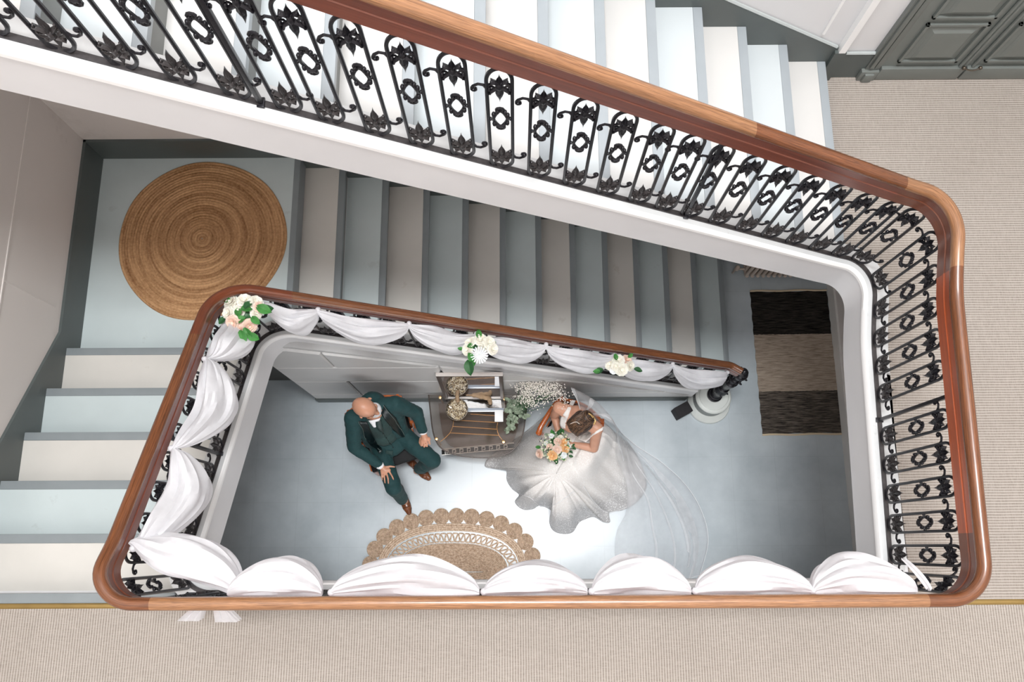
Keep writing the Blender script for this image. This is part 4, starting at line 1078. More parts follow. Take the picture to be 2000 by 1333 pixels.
# tray, dish of dried petals, driftwood
q = [at(*p, TZ + .004) for p in ((874, 777), (984, 772), (968, 801), (905, 803))]
x0, x1, y0, y1 = q[0].x, q[1].x, q[3].y - .01, 1.255
b = MB(); b.cbox(x0, x1, y0, y1, TZ + .001, TZ + .008, .002); o = b.build('tray', paint('blue_grey_tray', (158, 166, 176), .15, .04, 5.)); tag(o, 'flat glossy blue-grey tray lying in front of the mirror', 'tray')
b = MB(); b.cbox(x1 - .085, x1 - .006, y1 - .13, y1 - .02, TZ + .0085, TZ + .011, .0008); o = b.build('card', paint('white_card', (250, 250, 250), .5)); tag(o, 'blank white card at the right end of the tray', 'card')
dc = at(892, 800, TZ + .06)
DI = empty('bowl', (dc.x, dc.y, TZ + .009), 0, 'round metal bowl of dried petals in front of the mirror', 'bowl')
b = MB(); b.lathe([(.05, 0), (.085, .012), (.100, .035), (.104, .06), (.099, .062), (.094, .038), (.08, .018), (.0, .014)], 32); b.build('bowl', paint('pewter_bowl', (176, 168, 156), .25, .05, 10., metal=.8), DI)
rnd = random.Random(4); b = MB()
for _ in range(230):
    a = rnd.random() * 6.28; r_ = .088 * math.sqrt(rnd.random()); z = .03 + .03 * (1 - (r_ / .09) ** 2) + rnd.uniform(0, .012); an = rnd.random() * 6.28; L = rnd.uniform(.008, .024); w_ = rnd.uniform(.002, .006)
    c = Vector((r_ * math.cos(a), r_ * math.sin(a), z)); u = Vector((math.cos(an), math.sin(an), rnd.uniform(-.4, .5))).normalized() * L; v = u.cross(Vector((0, 0, 1))).normalized() * w_
    b.add([c - u - v, c - u + v, c + u + v * .4, c + u - v * .4, c + Vector((0, 0, .003))], [(0, 1, 4), (1, 2, 4), (2, 3, 4), (3, 0, 4)], rnd.randrange(3))
tag(b.build('dried_petals', [paint('straw_petal', (206, 186, 150), .8), paint('brown_petal', (120, 98, 72), .8), paint('pale_petal', (232, 220, 198), .8)], DI, smooth=False), kind='stuff')
DW = empty('driftwood', tuple(at(920, 775, TZ + .12)), 0, 'piece of pale driftwood lying across the bowl and tray', 'driftwood')
Pw = [at(888, 769, TZ + .13), at(896, 768, TZ + .14), at(906, 767, TZ + .145), at(922, 770, TZ + .14), at(940, 775, TZ + .12), at(955, 779, TZ + .08), at(957, 788, TZ + .03)]
b = MB(); pp = [cr(Pw, q / 24) + Vector((.003 * math.sin(q * 1.7), .003 * math.sin(q * 2.3), .003 * math.sin(q))) for q in range(25)]
b.tube(pp, [.019 + .006 * math.sin(PI * q / 24) + .0015 * math.sin(q * 2.1) for q in range(25)], 10); b.tube([at(894, 784, TZ + .085), at(893, 776, TZ + .12), at(893, 769, TZ + .135)], [.020, .018, .017], 10); local(b, DW)
b.build('branch', wood('driftwood_grain', (112, 84, 58), (196, 166, 132), .8, 'Object', (8, 40, 20)), DW)
# vase with eucalyptus and baby's breath
VA = empty('vase', tuple(at(1012, 806, TZ)), 0, 'dark vase of eucalyptus and white baby\'s breath at the right end of the table', 'vase')
VA.location.x = .0; VA.location.y = 1.16; VA.location.z = TZ + .001
b = MB(); b.lathe([(.035, 0), (.045, .01), (.05, .06), (.042, .13), (.028, .17), (.032, .19), (.026, .188), (.02, .17), (.0, .16)], 20); b.build('vase_body', paint('dark_glass_vase', (48, 44, 42), .1), VA)
base_v = Vector(VA.location) + Vector((0, 0, .17)); rnd = random.Random(12)
b = MB(); tips = []
for _ in range(26):
    tp = at(rnd.gauss(1052, 21), rnd.gauss(759, 17), rnd.uniform(.85, 1.05)); tp.y = min(tp.y, 1.385); mid = base_v.lerp(tp, .5) + Vector((0, 0, .04)); b.tube([cr([base_v, mid, tp], q / 6) for q in range(7)], [.002] * 7, 4); tips.append(tp)
local(b, VA); b.build('stems', M_leafd, VA)
b = MB()
for _ in range(1400):
    tp = rnd.choice(tips); c = tp + Vector((rnd.gauss(0, .035), rnd.gauss(0, .035), rnd.gauss(0, .03))); c.y = min(c.y, 1.39); r_ = rnd.uniform(.003, .0065)
    b.ell(c, (r_, r_, r_ * .8), seg=5, rings=4)
local(b, VA); tag(b.build('tiny_white_flowers', paint('off_white_blossom', (250, 242, 232), .8), VA), kind='stuff')
sprigs = [[(1010, 800), (1000, 790), (992, 784)], [(1010, 800), (1003, 812), (996, 826), (992, 842)], [(1012, 800), (1012, 788), (1016, 778)], [(1010, 802), (1018, 808), (1026, 812)], [(1010, 800), (1006, 820), (1000, 834)], [(1012, 796), (1026, 786), (1040, 780)], [(1010, 800), (996, 800), (990, 796)]]
for sp_ in sprigs:
    P3 = [base_v] + [at(x, y, .74 - .09 * i) for i, (x, y) in enumerate(sp_)]; b = MB(); b.tube([cr(P3, q / 10) for q in range(11)], .0022, 5); local(b, VA); b.build('sprig', M_leafd, VA)
    for q in range(3, 13):
        c = cr(P3, q / 12.) - Vector(VA.location)
        for sg in (-1, 1):
            link('leaf', me_euc, VA, c + Vector((rnd.uniform(-.008, .008), rnd.uniform(-.008, .008), .004)), (rnd.uniform(-.5, .5), rnd.uniform(-.4, .4), rnd.random() * 6.28), (rnd.uniform(.8, 1.1),) * 3)
# ---------------------------------------------------------------- people
def skin_mat(name, c):
    m = paint(name, c, .42, .05, 14.); p = m.node_tree.nodes['Principled BSDF']; p.inputs['Subsurface Weight'].default_value = .12
    p.inputs['Subsurface Radius'].default_value = (.02, .008, .004); return m
M_skinm = skin_mat('tan_skin', (208, 152, 124)); M_skinb = skin_mat('warm_skin', (206, 154, 128))
def cloth_mat(name, c, rough=.85, sheen=.03):
    m = paint(name, c, rough, .10, 90., .25, fine=260.); p = m.node_tree.nodes['Principled BSDF']; p.inputs['Sheen Weight'].default_value = sheen; return m
M_suit = cloth_mat('dark_green_wool', (24, 62, 64), .8); M_vest = cloth_mat('grey_green_waistcoat', (42, 66, 64), .85); M_satin = paint('black_green_satin', (12, 26, 28), .28)
M_shirt = paint('white_shirt_cotton', (240, 240, 242), .8); M_shoe = paint('brown_polished_leather', (112, 66, 40), .22, .25, 9.); M_sole = paint('dark_sole', (40, 30, 26), .6)
V3 = Vector
def fingers(b, base, mids, tips, r=.0088):
    for p0, p1, p2 in zip(base, mids, tips):
        b.cap(p0, p1, r, r * .92, n=8); b.cap(p1, V3(p1).lerp(V3(p2), .5), r * .92, r * .85, n=8); b.cap(V3(p1).lerp(V3(p2), .5), p2, r * .85, r * .72, n=8)
def head_shape(b, c, fwd, up, s=1., female=False):
    """adds a head (cranium, brow, nose, lips, chin, ears) whose face looks along fwd"""
    f = V3(fwd).normalized(); u = V3(up); u = (u - f * u.dot(f)).normalized(); l = u.cross(f)
    Mx = Matrix((f, l, u)).transposed()
    T = lambda x, y, z: V3(c) + Mx @ V3((x * s, y * s, z * s))
    b.ell(T(-.012, 0, .035), (.100 * s, .078 * s, .086 * s), rot=Mx, seg=20, rings=14)
    b.ell(T(.018, 0, -.02), (.074 * s, .064 * s, .085 * s), rot=Mx, seg=18, rings=12)
    b.ell(T(.040, 0, -.072), (.048 * s, .044 * s, .036 * s), rot=Mx)
    b.ell(T(.070, 0, -.095), (.020 * s, .022 * s, .018 * s), rot=Mx)
    b.cap(T(.080, -.030, .018), T(.080, .030, .018), .013 * s, .013 * s, n=10)
    b.cap(T(.090, 0, .010), T(.110, 0, -.024), .008 * s, .014 * s, n=10)
    for q in (-1, 1):
        b.ell(T(.100, q * .012, -.028), (.010 * s, .009 * s, .008 * s), rot=Mx, seg=8, rings=6)
        b.ell(T(.062, q * .045, -.020), (.022 * s, .018 * s, .022 * s), rot=Mx)
        b.ell(T(-.004, q * .080, -.012), (.017 * s, .009 * s, .030 * s), rot=Mx)
        b.ell(T(.002, q * .086, .004), (.014 * s, .008 * s, .014 * s), rot=Mx)
        b.ell(T(.078, q * .031, -.002), (.013 * s, .015 * s, .010 * s), rot=Mx, seg=10, rings=6)
    b.cap(T(.092, -.018, -.056), T(.092, .018, -.056), .008 * s, .008 * s, n=8); b.cap(T(.088, -.014, -.068), T(.088, .014, -.068), .009 * s, .009 * s, n=8)
    return T, Mx

# ---- the man
def creases(o, strength, size=.07, vox=None):
    tx = bpy.data.textures.new('crease', 'CLOUDS'); tx.noise_scale = size; tx.noise_depth = 2
    m = o.modifiers.new('creases', 'DISPLACE'); m.texture = tx; m.strength = strength; m.mid_level = .5; m.texture_coords = 'LOCAL'
    return o
MAN = empty('person', (-1.18, 1.0, 0), 0, 'bald man in dark green suit and waistcoat sitting with hands on his thighs', 'person')
pel = V3((-1.195, 1.045, .54)); rsh = V3((-1.395, 1.085, 1.04)); lsh = V3((-1.035, 1.20, 1.04)); nk = V3((-1.222, 1.150, 1.09))
relb = at(692, 874, .80); rwr = at(744, 911, .665); lelb = at(813, 806, .82); lwr = at(827, 846, .665)
rhip = V3((-1.275, .985, .555)); lhip = V3((-1.085, 1.04, .555)); rkn = at(769, 953, .545); lkn = at(845, 900, .545); rank = at(790, 980, .10); lank = at(814, 920, .10)
hc = at(714, 797, 1.235); fwd = V3((.88, -.40, -.16)); upv = V3((.12, -.20, .95))
b = MB()
T, MX = head_shape(b, hc, fwd, upv, 1.03)
b.cap(T(-.035, 0, -.05), nk + V3((0, 0, -.06)), .058, .062)
for sh, el, wr in ((rsh, relb, rwr), (lsh, lelb, lwr)): b.cap(sh, el, .045, .036); b.cap(el, wr, .034, .026)
b.cap(nk + V3((0, 0, -.08)), pel, .10, .11); b.cap(rsh, lsh, .05, .05)
for hp, kn_, an in ((rhip, rkn, rank), (lhip, lkn, lank)): b.cap(hp, kn_, .07, .05); b.cap(kn_, an, .048, .034)
# right hand spread on the thigh
pz = .660
pr = at(752, 920, pz); b.cap(rwr, pr, .026, .030, n=14, flat=.55); b.cap(at(747, 921, pz), at(759, 919, pz), .021, .020, n=12, flat=.7)
Bs = [at(745, 924, pz), at(750, 927, pz), at(755.5, 927, pz), at(761, 923, pz)]
Md = [at(745.5, 931, pz + .006), at(751, 935.5, pz + .006), at(758, 936, pz + .006), at(765.5, 930, pz + .004)]
Tp = [at(747, 938, pz - .022), at(752, 944, pz - .026), at(758.5, 944.5, pz - .026), at(768.5, 937, pz - .022)]
fingers(b, Bs, Md, Tp, .0092); fingers(b, [at(752, 913, pz)], [at(762, 911.5, pz - .004)], [at(770.5, 912.5, pz - .012)], .0105)
# left hand loosely closed on the other thigh
pl = at(830, 858, .665); b.cap(lwr, pl, .027, .033, n=14, flat=.7); b.cap(at(825, 862, .66), at(837, 858, .66), .021, .020, n=12, flat=.85)
Bs = [at(824, 865, .66), at(829, 868, .662), at(834, 867, .662), at(838.5, 863, .66)]
Md = [at(823.5, 871, .645), at(828.5, 873.5, .648), at(834, 872.5, .648), at(839.5, 868, .645)]
Tp = [at(823, 868, .618), at(828, 869, .618), at(833, 868, .618), at(837, 864, .618)]
fingers(b, Bs, Md, Tp, .0098); fingers(b, [at(821, 857, .655)], [at(819.5, 865, .645)], [at(822.5, 871.5, .632)], .0105)
local(b, MAN); body = remesh(b.build('body', M_skinm, MAN), .0052, 3, .5); body['label'] = 'bald head and bare hands'
# face marks on the head
bpy.context.view_layer.update(); bvm = bvh_of([body])
def onhead(T, x, y, z, c, off=.001):
    p = T(x, y, z); d = (T(0, y, z) - p).normalized(); h, n, _, _ = bvm.ray_cast(p - d * .06, d)
    return (h - d * off) if h is not None else p
M_brow = paint('brown_brow_hair', (96, 70, 56), .8); M_eye = paint('closed_eyelid_shadow', (120, 78, 64), .5)
for q in (-1, 1):
    b = MB(); eb = MB()
    b.tube([onhead(T, .2, q * (.014 + .034 * i / 6), .024 + .006 * math.sin(PI * i / 6), 0) for i in range(7)], [.0015, .003, .0035, .0035, .003, .0025, .001], 6)
    eb.tube([onhead(T, .2, q * (.020 + .022 * i / 6), -.006 - .004 * math.sin(PI * i / 6), 0) for i in range(7)], .0014, 5)
    local(b, MAN).build('eyebrow', M_brow, MAN); local(eb, MAN).build('eyelid', M_eye, MAN)
b = MB(); b.tube([onhead(T, .2, -.018 + .036 * i / 6, -.062, 0, .0) for i in range(7)], .0016, 5); local(b, MAN).build('lip_line', paint('lip_shadow', (150, 92, 82), .5), MAN)
# trousers
b = MB()
b.ell(pel + V3((0, -.02, .03)), (.165, .155, .115)); b.ell(pel + V3((.035, -.115, .0)), (.165, .14, .095)); b.cap(rhip, lhip, .10, .10)
b.cap(rhip, rkn + V3((0, 0, .012)), .093, .074, n=18); b.cap(lhip, lkn + V3((0, 0, .012)), .093, .076, n=18)
b.cap(rkn, rkn.lerp(rank, .80), .073, .056, n=16); b.cap(lkn, lkn.lerp(lank, .80), .073, .056, n=16)
for k_, a_ in ((rkn, rank), (lkn, lank)):
    for q in range(3): c = k_.lerp(a_, .40 + .17 * q); b.ell(c + V3((.006 * (-1) ** q, -.004, 0)), (.060 - .003 * q, .060 - .003 * q, .016))
local(b, MAN); creases(remesh(b.build('trousers', M_suit, MAN), .0085, 4), .016)
# waistcoat
fz = V3((.30, -.95, 0)).normalized(); sd = V3((.95, .30, 0)).normalized()
b = MB(); b.cap(pel + fz * .02 + V3((0, 0, .04)), nk + fz * .045 - V3((0, 0, .19)), .142, .132, n=20); b.ell(pel + fz * .05 + V3((0, 0, .14)), (.13, .12, .12))
b.cap(nk + fz * .03 + sd * .06 - V3((0, 0, .12)), nk + fz * .03 - sd * .06 - V3((0, 0, .12)), .088, .088)
local(b, MAN); vest = remesh(b.build('waistcoat', M_vest, MAN), .0085, 4)
# shirt: collar stand and front
b = MB(); b.cap(nk + V3((.01, -.01, -.07)), nk + V3((.02, -.005, .008)), .076, .061, n=18)
local(b, MAN); remesh(b.build('shirt', M_shirt, MAN), .006, 2)
for wr, el in ((rwr, relb), (lwr, lelb)):
    d = (wr - el).normalized(); b = MB(); b.cap(wr - d * .05, wr - d * .012, .038, .0375, n=16, flat=.85); local(b, MAN); b.build('shirt_cuff', M_shirt, MAN)
# jacket
b = MB()
for sh, el, wr in ((rsh, relb, rwr), (lsh, lelb, lwr)):
    d = (wr - el).normalized(); b.cap(sh, el, .076, .060, n=18); b.cap(el, wr - d * .035, .060, .044, n=18, flat=.9)
    for q in range(3): b.ell(el.lerp(sh, .10 + .17 * q) + V3((0, 0, .004)), (.066 + .003 * q, .066, .030))
for sg, sh in ((-1, rsh), (1, lsh)):
    hem = pel + sd * sg * .135 + fz * .035 + V3((0, 0, .055))
    b.cap(sh + fz * .0 + V3((0, 0, -.02)) - sd * sg * .03, hem, .078, .075, n=18)
    b.cap(nk + sd * sg * .095 + V3((0, 0, -.055)) + fz * .01, pel + sd * sg * .110 + fz * .075 + V3((0, 0, .13)), .060, .062, n=16)
    b.cap(sh.lerp(hem, .45) - sd * sg * .01, hem + fz * .03, .075, .078, n=18)
    b.cap(nk + sd * sg * .05 - fz * .03 - V3((0, 0, .045)), sh + V3((0, 0, .005)), .055, .066, n=16)
b.cap(nk - fz * .055 - V3((0, 0, .12)), pel - fz * .06 + V3((0, 0, .05)), .125, .120, n=20)
local(b, MAN); jac = creases(remesh(b.build('jacket', M_suit, MAN), .0085, 4), .016)
bpy.context.view_layer.update(); bvt = bvh_of([jac, vest])
Zm = lambda x, y: (640 + x / 4.1667, 700 + y / 4.1667)
def patch(name, quads, mat, bv, root, off=.004, th=.004, dome=0., nu=6, nv=10):
    b = MB()
    G = []
    for q in quads:
        g = quad_px(bv, q[0], q[1], q[2], q[3], nu, nv, off, .9, dome); G += g if not G else g[1:]
    for _ in range(12):      # cloth bridges the hollows beneath it
        H_ = [[p.copy() for p in r_] for r_ in G]
        for i in range(len(G)):
            for j in range(len(G[0])):
                nb_ = [G[a][c] for a, c in ((i - 1, j), (i + 1, j), (i, j - 1), (i, j + 1)) if 0 <= a < len(G) and 0 <= c < len(G[0])]
                zavg = sum(v.z for v in nb_) / len(nb_)
                if zavg > G[i][j].z or _ % 2: H_[i][j].z = G[i][j].z * .5 + zavg * .5
        G = H_
    b.grid(G)
    local(b, root); return solid(b.build(name, mat, root), th)
patch('lapel', [(Zm(244, 505), Zm(322, 512), Zm(366, 610), Zm(288, 622)), (Zm(288, 622), Zm(366, 610), Zm(446, 752), Zm(422, 778))], M_satin, bvt, MAN, .012)
patch('lapel', [(Zm(462, 380), Zm(432, 448), Zm(492, 540), Zm(552, 478)), (Zm(552, 478), Zm(492, 540), Zm(602, 640), Zm(628, 638))], M_satin, bvt, MAN, .012)
b = MB()
for L in (((246, 508), (290, 610), (360, 690), (436, 760)), ((458, 384), (520, 455), (570, 540), (622, 634))):
    b.tube([on(bvt, *Zm(*cr([V3((x, y, 0)) for x, y in L], q / 14)[:2]), .019, .9) for q in range(15)], .0022, 6)
local(b, MAN); b.build('lapel_piping', paint('grey_green_piping', (96, 110, 106), .5), MAN)
patch('shirt_front', [(Zm(332, 505), Zm(428, 482), Zm(412, 540), Zm(380, 560))], M_shirt, bvt, MAN, .012, .003, .01)
patch('necktie', [(Zm(388, 505), Zm(432, 492), Zm(440, 545), Zm(398, 556)), (Zm(398, 556), Zm(440, 545), Zm(446, 575), Zm(430, 584))], cloth_mat('dark_patterned_silk', (30, 50, 48), .4), bvt, MAN, .020, .006, .008)
patch('pocket_flap', [(Zm(470, 752), Zm(532, 752), Zm(528, 792), Zm(468, 778))], M_vest, bvh_of([jac, vest, [c for c in MAN.children if c.name.startswith('trousers')][0]]), MAN, .005, .003)
b = MB()
for x, y in ((452, 612), (478, 650), (505, 692), (533, 728)): p = on(bvt, *Zm(x, y), .004, .8); b.ell(p, (.006, .006, .004), seg=8, rings=5)
b.tube([on(bvt, *Zm(*cr([V3((435, 575, 0)), V3((470, 640, 0)), V3((540, 735, 0))], q / 12)[:2]), .002, .8) for q in range(13)], .0018, 5)
local(b, MAN); b.build('waistcoat_buttons', M_satin, MAN)
# shoes
for hx, hy, tx, ty in ((786, 969, 800.5, 1006), (808, 908, 841, 938)):
    h = at(hx, hy, .04); tp = at(tx, ty, .03); d = (tp - h); d.z = 0; d.normalize(); s_ = V3((-d.y, d.x, 0)); h2 = tp - d * .28
    b = MB(); b.cap(h2 + V3((0, 0, .012)), h2 + d * .10 + V3((0, 0, .012)), .036, .036); b.cap(h2 + d * .10 + V3((0, 0, .01)), h2 + d * .20, .040, .044, flat=.8, axis=(0, 0, 1)); b.cap(h2 + d * .19, tp - d * .028, .044, .028, flat=.72, axis=(0, 0, 1)); b.cap(h2 + d * .03 + V3((0, 0, .03)), h2 + d * .05 + V3((0, 0, .06)), .040, .038)
    local(b, MAN); S_ = remesh(b.build('shoe', M_shoe, MAN), .0055, 3)
    b = MB()
    for q in range(4): c = h2 + d * (.115 + .018 * q) + V3((0, 0, .050 - .004 * q)); b.tube([c - s_ * .016, c + V3((0, 0, .004)), c + s_ * .016], .0022, 5)
    b.tube([h2 + d * .205 + s_ * y + V3((0, 0, .040 - 9 * y * y * 1.8)) for y in [-.036 + .006 * q for q in range(13)]], .0018, 5)
    local(b, MAN); b.build('laces', M_sole, S_)
    b = MB(); oc = [h2 + d * x + s_ * y for x, y in ((-.036, 0), (-.03, .026), (.0, .036), (.06, .035), (.12, .040), (.18, .044), (.23, .036), (.265, .018), (.275, 0), (.265, -.018), (.23, -.036), (.18, -.044), (.12, -.040), (.06, -.035), (.0, -.036), (-.03, -.026))]
    prism(b, [(v.x, v.y) for v in oc], .0, .014); local(b, MAN); b.build('sole', M_sole, S_)
b = MB()
for wr, el in ((rwr, relb), (lwr, lelb)):
    d = (wr - el).normalized(); c = wr - d * .065 + V3((0, 0, .040)); b.ell(c, (.006, .006, .005), seg=8, rings=5)
local(b, MAN); b.build('cuff_buttons', M_satin, MAN)

# ---- the bride
BR = empty('person', (.6, 1.0, 0), 0, 'bride with pinned-up brown hair in white lace gown and long sheer veil', 'person')
bp_ = V3((.60, 1.06, .52)); s1 = at(1092, 797, .98); s2 = at(1166, 838, .98); e1 = at(1083, 812, .745); w1 = at(1091, 846, .735); e2 = at(1160, 876, .745); w2 = at(1122, 869, .735)
bn = (s1 + s2) / 2 + V3((.005, .03, .045)); fb_ = V3((-.5, -.865, 0)); sb = V3((.865, -.5, 0))
hb = at(1133, 827, 1.12); fwb = V3((-.62, -.42, -.62)); upb = V3((-.35, -.35, .8))
b = MB(); TB_, MXB = head_shape(b, hb, fwb, upb, .93, True)
b.cap(TB_(-.03, 0, -.05), bn + V3((0, 0, -.03)), .046, .052); b.cap(bn + V3((0, 0, -.04)), bp_ + V3((0, 0, .1)), .098, .10, n=18, flat=.8, axis=fb_)
b.cap(s1, s2, .056, .056); b.cap(s1, bn - V3((0, 0, .04)), .056, .062); b.cap(s2, bn - V3((0, 0, .04)), .056, .062)
b.ell(bn + fb_ * .07 + V3((0, 0, -.14)), (.11, .09, .08))
for sh, el, wr in ((s1, e1, w1), (s2, e2, w2)): b.cap(sh, el, .052, .041, n=16); b.cap(el, wr, .040, .026, n=16)
for px, py, z in ((1093, 853, .745), (1113, 868, .745)):
    c = at(px, py, z); b.ell(c, (.030, .026, .018))
hx = at(1094, 855, .745)
fingers(b, [at(1088, 857, .745), at(1091, 860, .747), at(1094.5, 861, .747), at(1098, 860, .745)], [at(1086.5, 862, .738), at(1090, 865.5, .738), at(1094.5, 867, .738), at(1099, 865.5, .738)], [at(1088, 864, .715), at(1091, 867, .712), at(1095, 868, .712), at(1099, 866, .714)], .0080)
fingers(b, [at(1099, 853, .745)], [at(1103, 857, .74)], [at(1103, 862, .73)], .0088)
fingers(b, [at(1109, 862, .745), at(1107.5, 866, .745), at(1107, 870, .745), at(1108, 873.5, .742)], [at(1104, 861, .74), at(1102, 866, .74), at(1101.5, 871, .74), at(1103, 875, .738)], [at(1102, 862, .715), at(1099.5, 866, .713), at(1099, 871, .713), at(1101, 875, .713)], .0080)
fingers(b, [at(1112, 861, .745)], [at(1108, 857, .74)], [at(1104, 857, .73)], .0088)
local(b, BR); body = remesh(b.build('body', M_skinb, BR), .0052, 3, .5); body['label'] = 'bare shoulders, arms and bowed head'
bpy.context.view_layer.update(); bvm = bvh_of([body])
for q in (-1, 1):
    b = MB(); eb = MB()
    b.tube([onhead(TB_, .2, q * (.014 + .030 * i / 6), .022 + .006 * math.sin(PI * i / 6), 0) for i in range(7)], .0018, 5)
    eb.tube([onhead(TB_, .2, q * (.018 + .022 * i / 6), -.006 - .004 * math.sin(PI * i / 6), 0) for i in range(7)], .0017, 5)
    local(b, BR).build('eyebrow', M_brow, BR); local(eb, BR).build('eyelid', paint('dark_lash', (60, 42, 36), .6), BR)
b = MB(); b.tube([onhead(TB_, .2, -.016 + .032 * i / 6, -.058, 0, .001) for i in range(7)], .0028, 6); local(b, BR).build('lips', paint('rose_lips', (186, 96, 92), .4), BR)
# bodice with straps
M_lace = paint('ivory_lace', (240, 235, 230), .7, .06, 160., .5, fine=220.)
b = MB(); b.cap(bp_ + V3((0, 0, .05)), bn + fb_ * .030 + V3((0, 0, -.20)), .118, .116, n=20, flat=.86, axis=fb_)
for sg in (-1, 1): b.ell(bn + fb_ * .095 + sb * sg * .055 + V3((0, 0, -.165)), (.066, .062, .066)); b.ell(bn + sb * sg * .085 + V3((0, 0, -.19)), (.06, .07, .07))
local(b, BR); bod = remesh(b.build('bodice', M_lace, BR), .0075, 4)
bpy.context.view_layer.update(); bvd = bvh_of([body, bod])
Zb = lambda x, y: (1020 + x / 7.405, 740 + y / 7.405)
patch('strap', [(Zb(715, 312), Zb(772, 318), Zb(700, 460), Zb(640, 450)), (Zb(640, 450), Zb(700, 460), Zb(640, 620), Zb(560, 560)), (Zb(560, 560), Zb(640, 620), Zb(625, 720), Zb(548, 680))], M_lace, bvd, BR, .004, .004, nu=4, nv=8)
patch('strap', [(Zb(1165, 700), Zb(1160, 745), Zb(1030, 815), Zb(1010, 790)), (Zb(1010, 790), Zb(1030, 815), Zb(920, 920), Zb(810, 860))], M_lace, bvd, BR, .004, .004, nu=4, nv=8)
b = MB(); c = at(1091, 846, .742); d_ = (w1 - e1).normalized(); uu = d_.cross(V3((0, 0, 1))).normalized(); vv = d_.cross(uu)
b.tube([w1 - d_ * .006 + (uu * math.cos(a) + vv * math.sin(a)) * .031 for a in [2 * PI * q / 18 for q in range(18)]], .008, 7, closed=True); local(b, BR); b.build('bracelet', paint('pearl_white', (246, 242, 238), .3, .1, 90.), BR)
# hair: cap of hair with swept strands, rolled bun and pins
M_hair = paint('brown_hair', (62, 44, 34), .5, .3, 30.); M_hair2 = paint('light_brown_strand', (112, 84, 62), .42, .3, 40.); M_hair1 = paint('dark_brown_strand', (58, 41, 32), .42, .25, 40.)
b = MB(); b.ell(TB_(-.026, 0, .050), (.106, .092, .086), rot=MXB, seg=24, rings=16); b.ell(TB_(-.110, 0, .050), (.062, .072, .062), rot=MXB, seg=20, rings=14)
for q in (-1, 1): b.ell(TB_(.022, q * .056, .050), (.055, .036, .050), rot=MXB); b.ell(TB_(-.045, q * .070, .012), (.055, .030, .045), rot=MXB)
local(b, BR); hair = remesh(b.build('hair', M_hair, BR), .006, 3)
bpy.context.view_layer.update(); bvh_ = bvh_of([hair])
rnd = random.Random(21); groups = [MB(), MB()]
def hp(x, y, z, off=.003):
    p = TB_(x, y, z); c = TB_(-.04, 0, .03); d = (c - p).normalized(); h, n, _, _ = bvh_.ray_cast(p - d * .05, d)
    return h - d * off if h is not None else p
for q in range(130):          # front sweeping back
    y0 = rnd.uniform(-.085, .085); ph = rnd.random() * 6; am = rnd.uniform(.004, .011); P4 = []
    for i in range(11):
        t = i / 10; P4.append(hp(.085 - .19 * t, y0 * (1 - .45 * t) + am * math.sin(ph + 5 * t), .075 + .075 * math.sin(PI * (.1 + .8 * t)) - abs(y0) * .6, rnd.uniform(.001, .005)))
    groups[q % 2].tube(P4, [.0010 + .0018 * math.sin(PI * i / 10) for i in range(11)], 5)
for q in range(90):          # coils of the bun
    a0 = rnd.random() * 6.28; r_ = rnd.uniform(.018, .068); P4 = []
    for i in range(10):
        a = a0 + .22 * i; P4.append(hp(-.118 - .05, r_ * math.cos(a), .055 + r_ * math.sin(a) * 1.0, rnd.uniform(.001, .006)) if q % 2 else hp(-.09 + r_ * math.cos(a) * .8, r_ * math.sin(a) * 1.1, .16, rnd.uniform(.001, .006)))
    groups[(q // 2) % 2].tube(P4, [.0012 + .0024 * math.sin(PI * i / 9) for i in range(10)], 5)
local(groups[0], BR).build('hair_strands', M_hair2, BR); local(groups[1], BR).build('hair_strands', M_hair1, BR)
M_gl = paint('gold_hair_ornament', (222, 186, 124), .3, .2, 60., metal=.6); b = MB()
for q in range(26):
    t = q / 25; x, y = Zb(960 + 95 * math.sin(t * 2.2), 510 + 150 * t); p = on(bvh_, x + rnd.uniform(-1.3, 1.3), y + rnd.uniform(-1., 1.), .006, 1.15); b.ell(p, (rnd.uniform(.004, .008),) * 3, seg=6, rings=5)
pc_ = [on(bvh_, *Zb(960 + 95 * math.sin(q / 12 * 2.2), 510 + 150 * q / 12), .004, 1.15) for q in range(13)]; b.tube(pc_, .006, 6)
local(b, BR); b.build('hair_comb', M_gl, BR)
b = MB(); Lp = [V3((705, 655, 0)), V3((755, 632, 0)), V3((795, 630, 0)), V3((828, 655, 0))]
b.tube([on(bvh_, *Zb(*cr(Lp, q / 12)[:2]), .006, 1.15) for q in range(13)], .0028, 6); local(b, BR); b.build('hair_pin', paint('pearl_pin', (240, 228, 216), .3), BR)

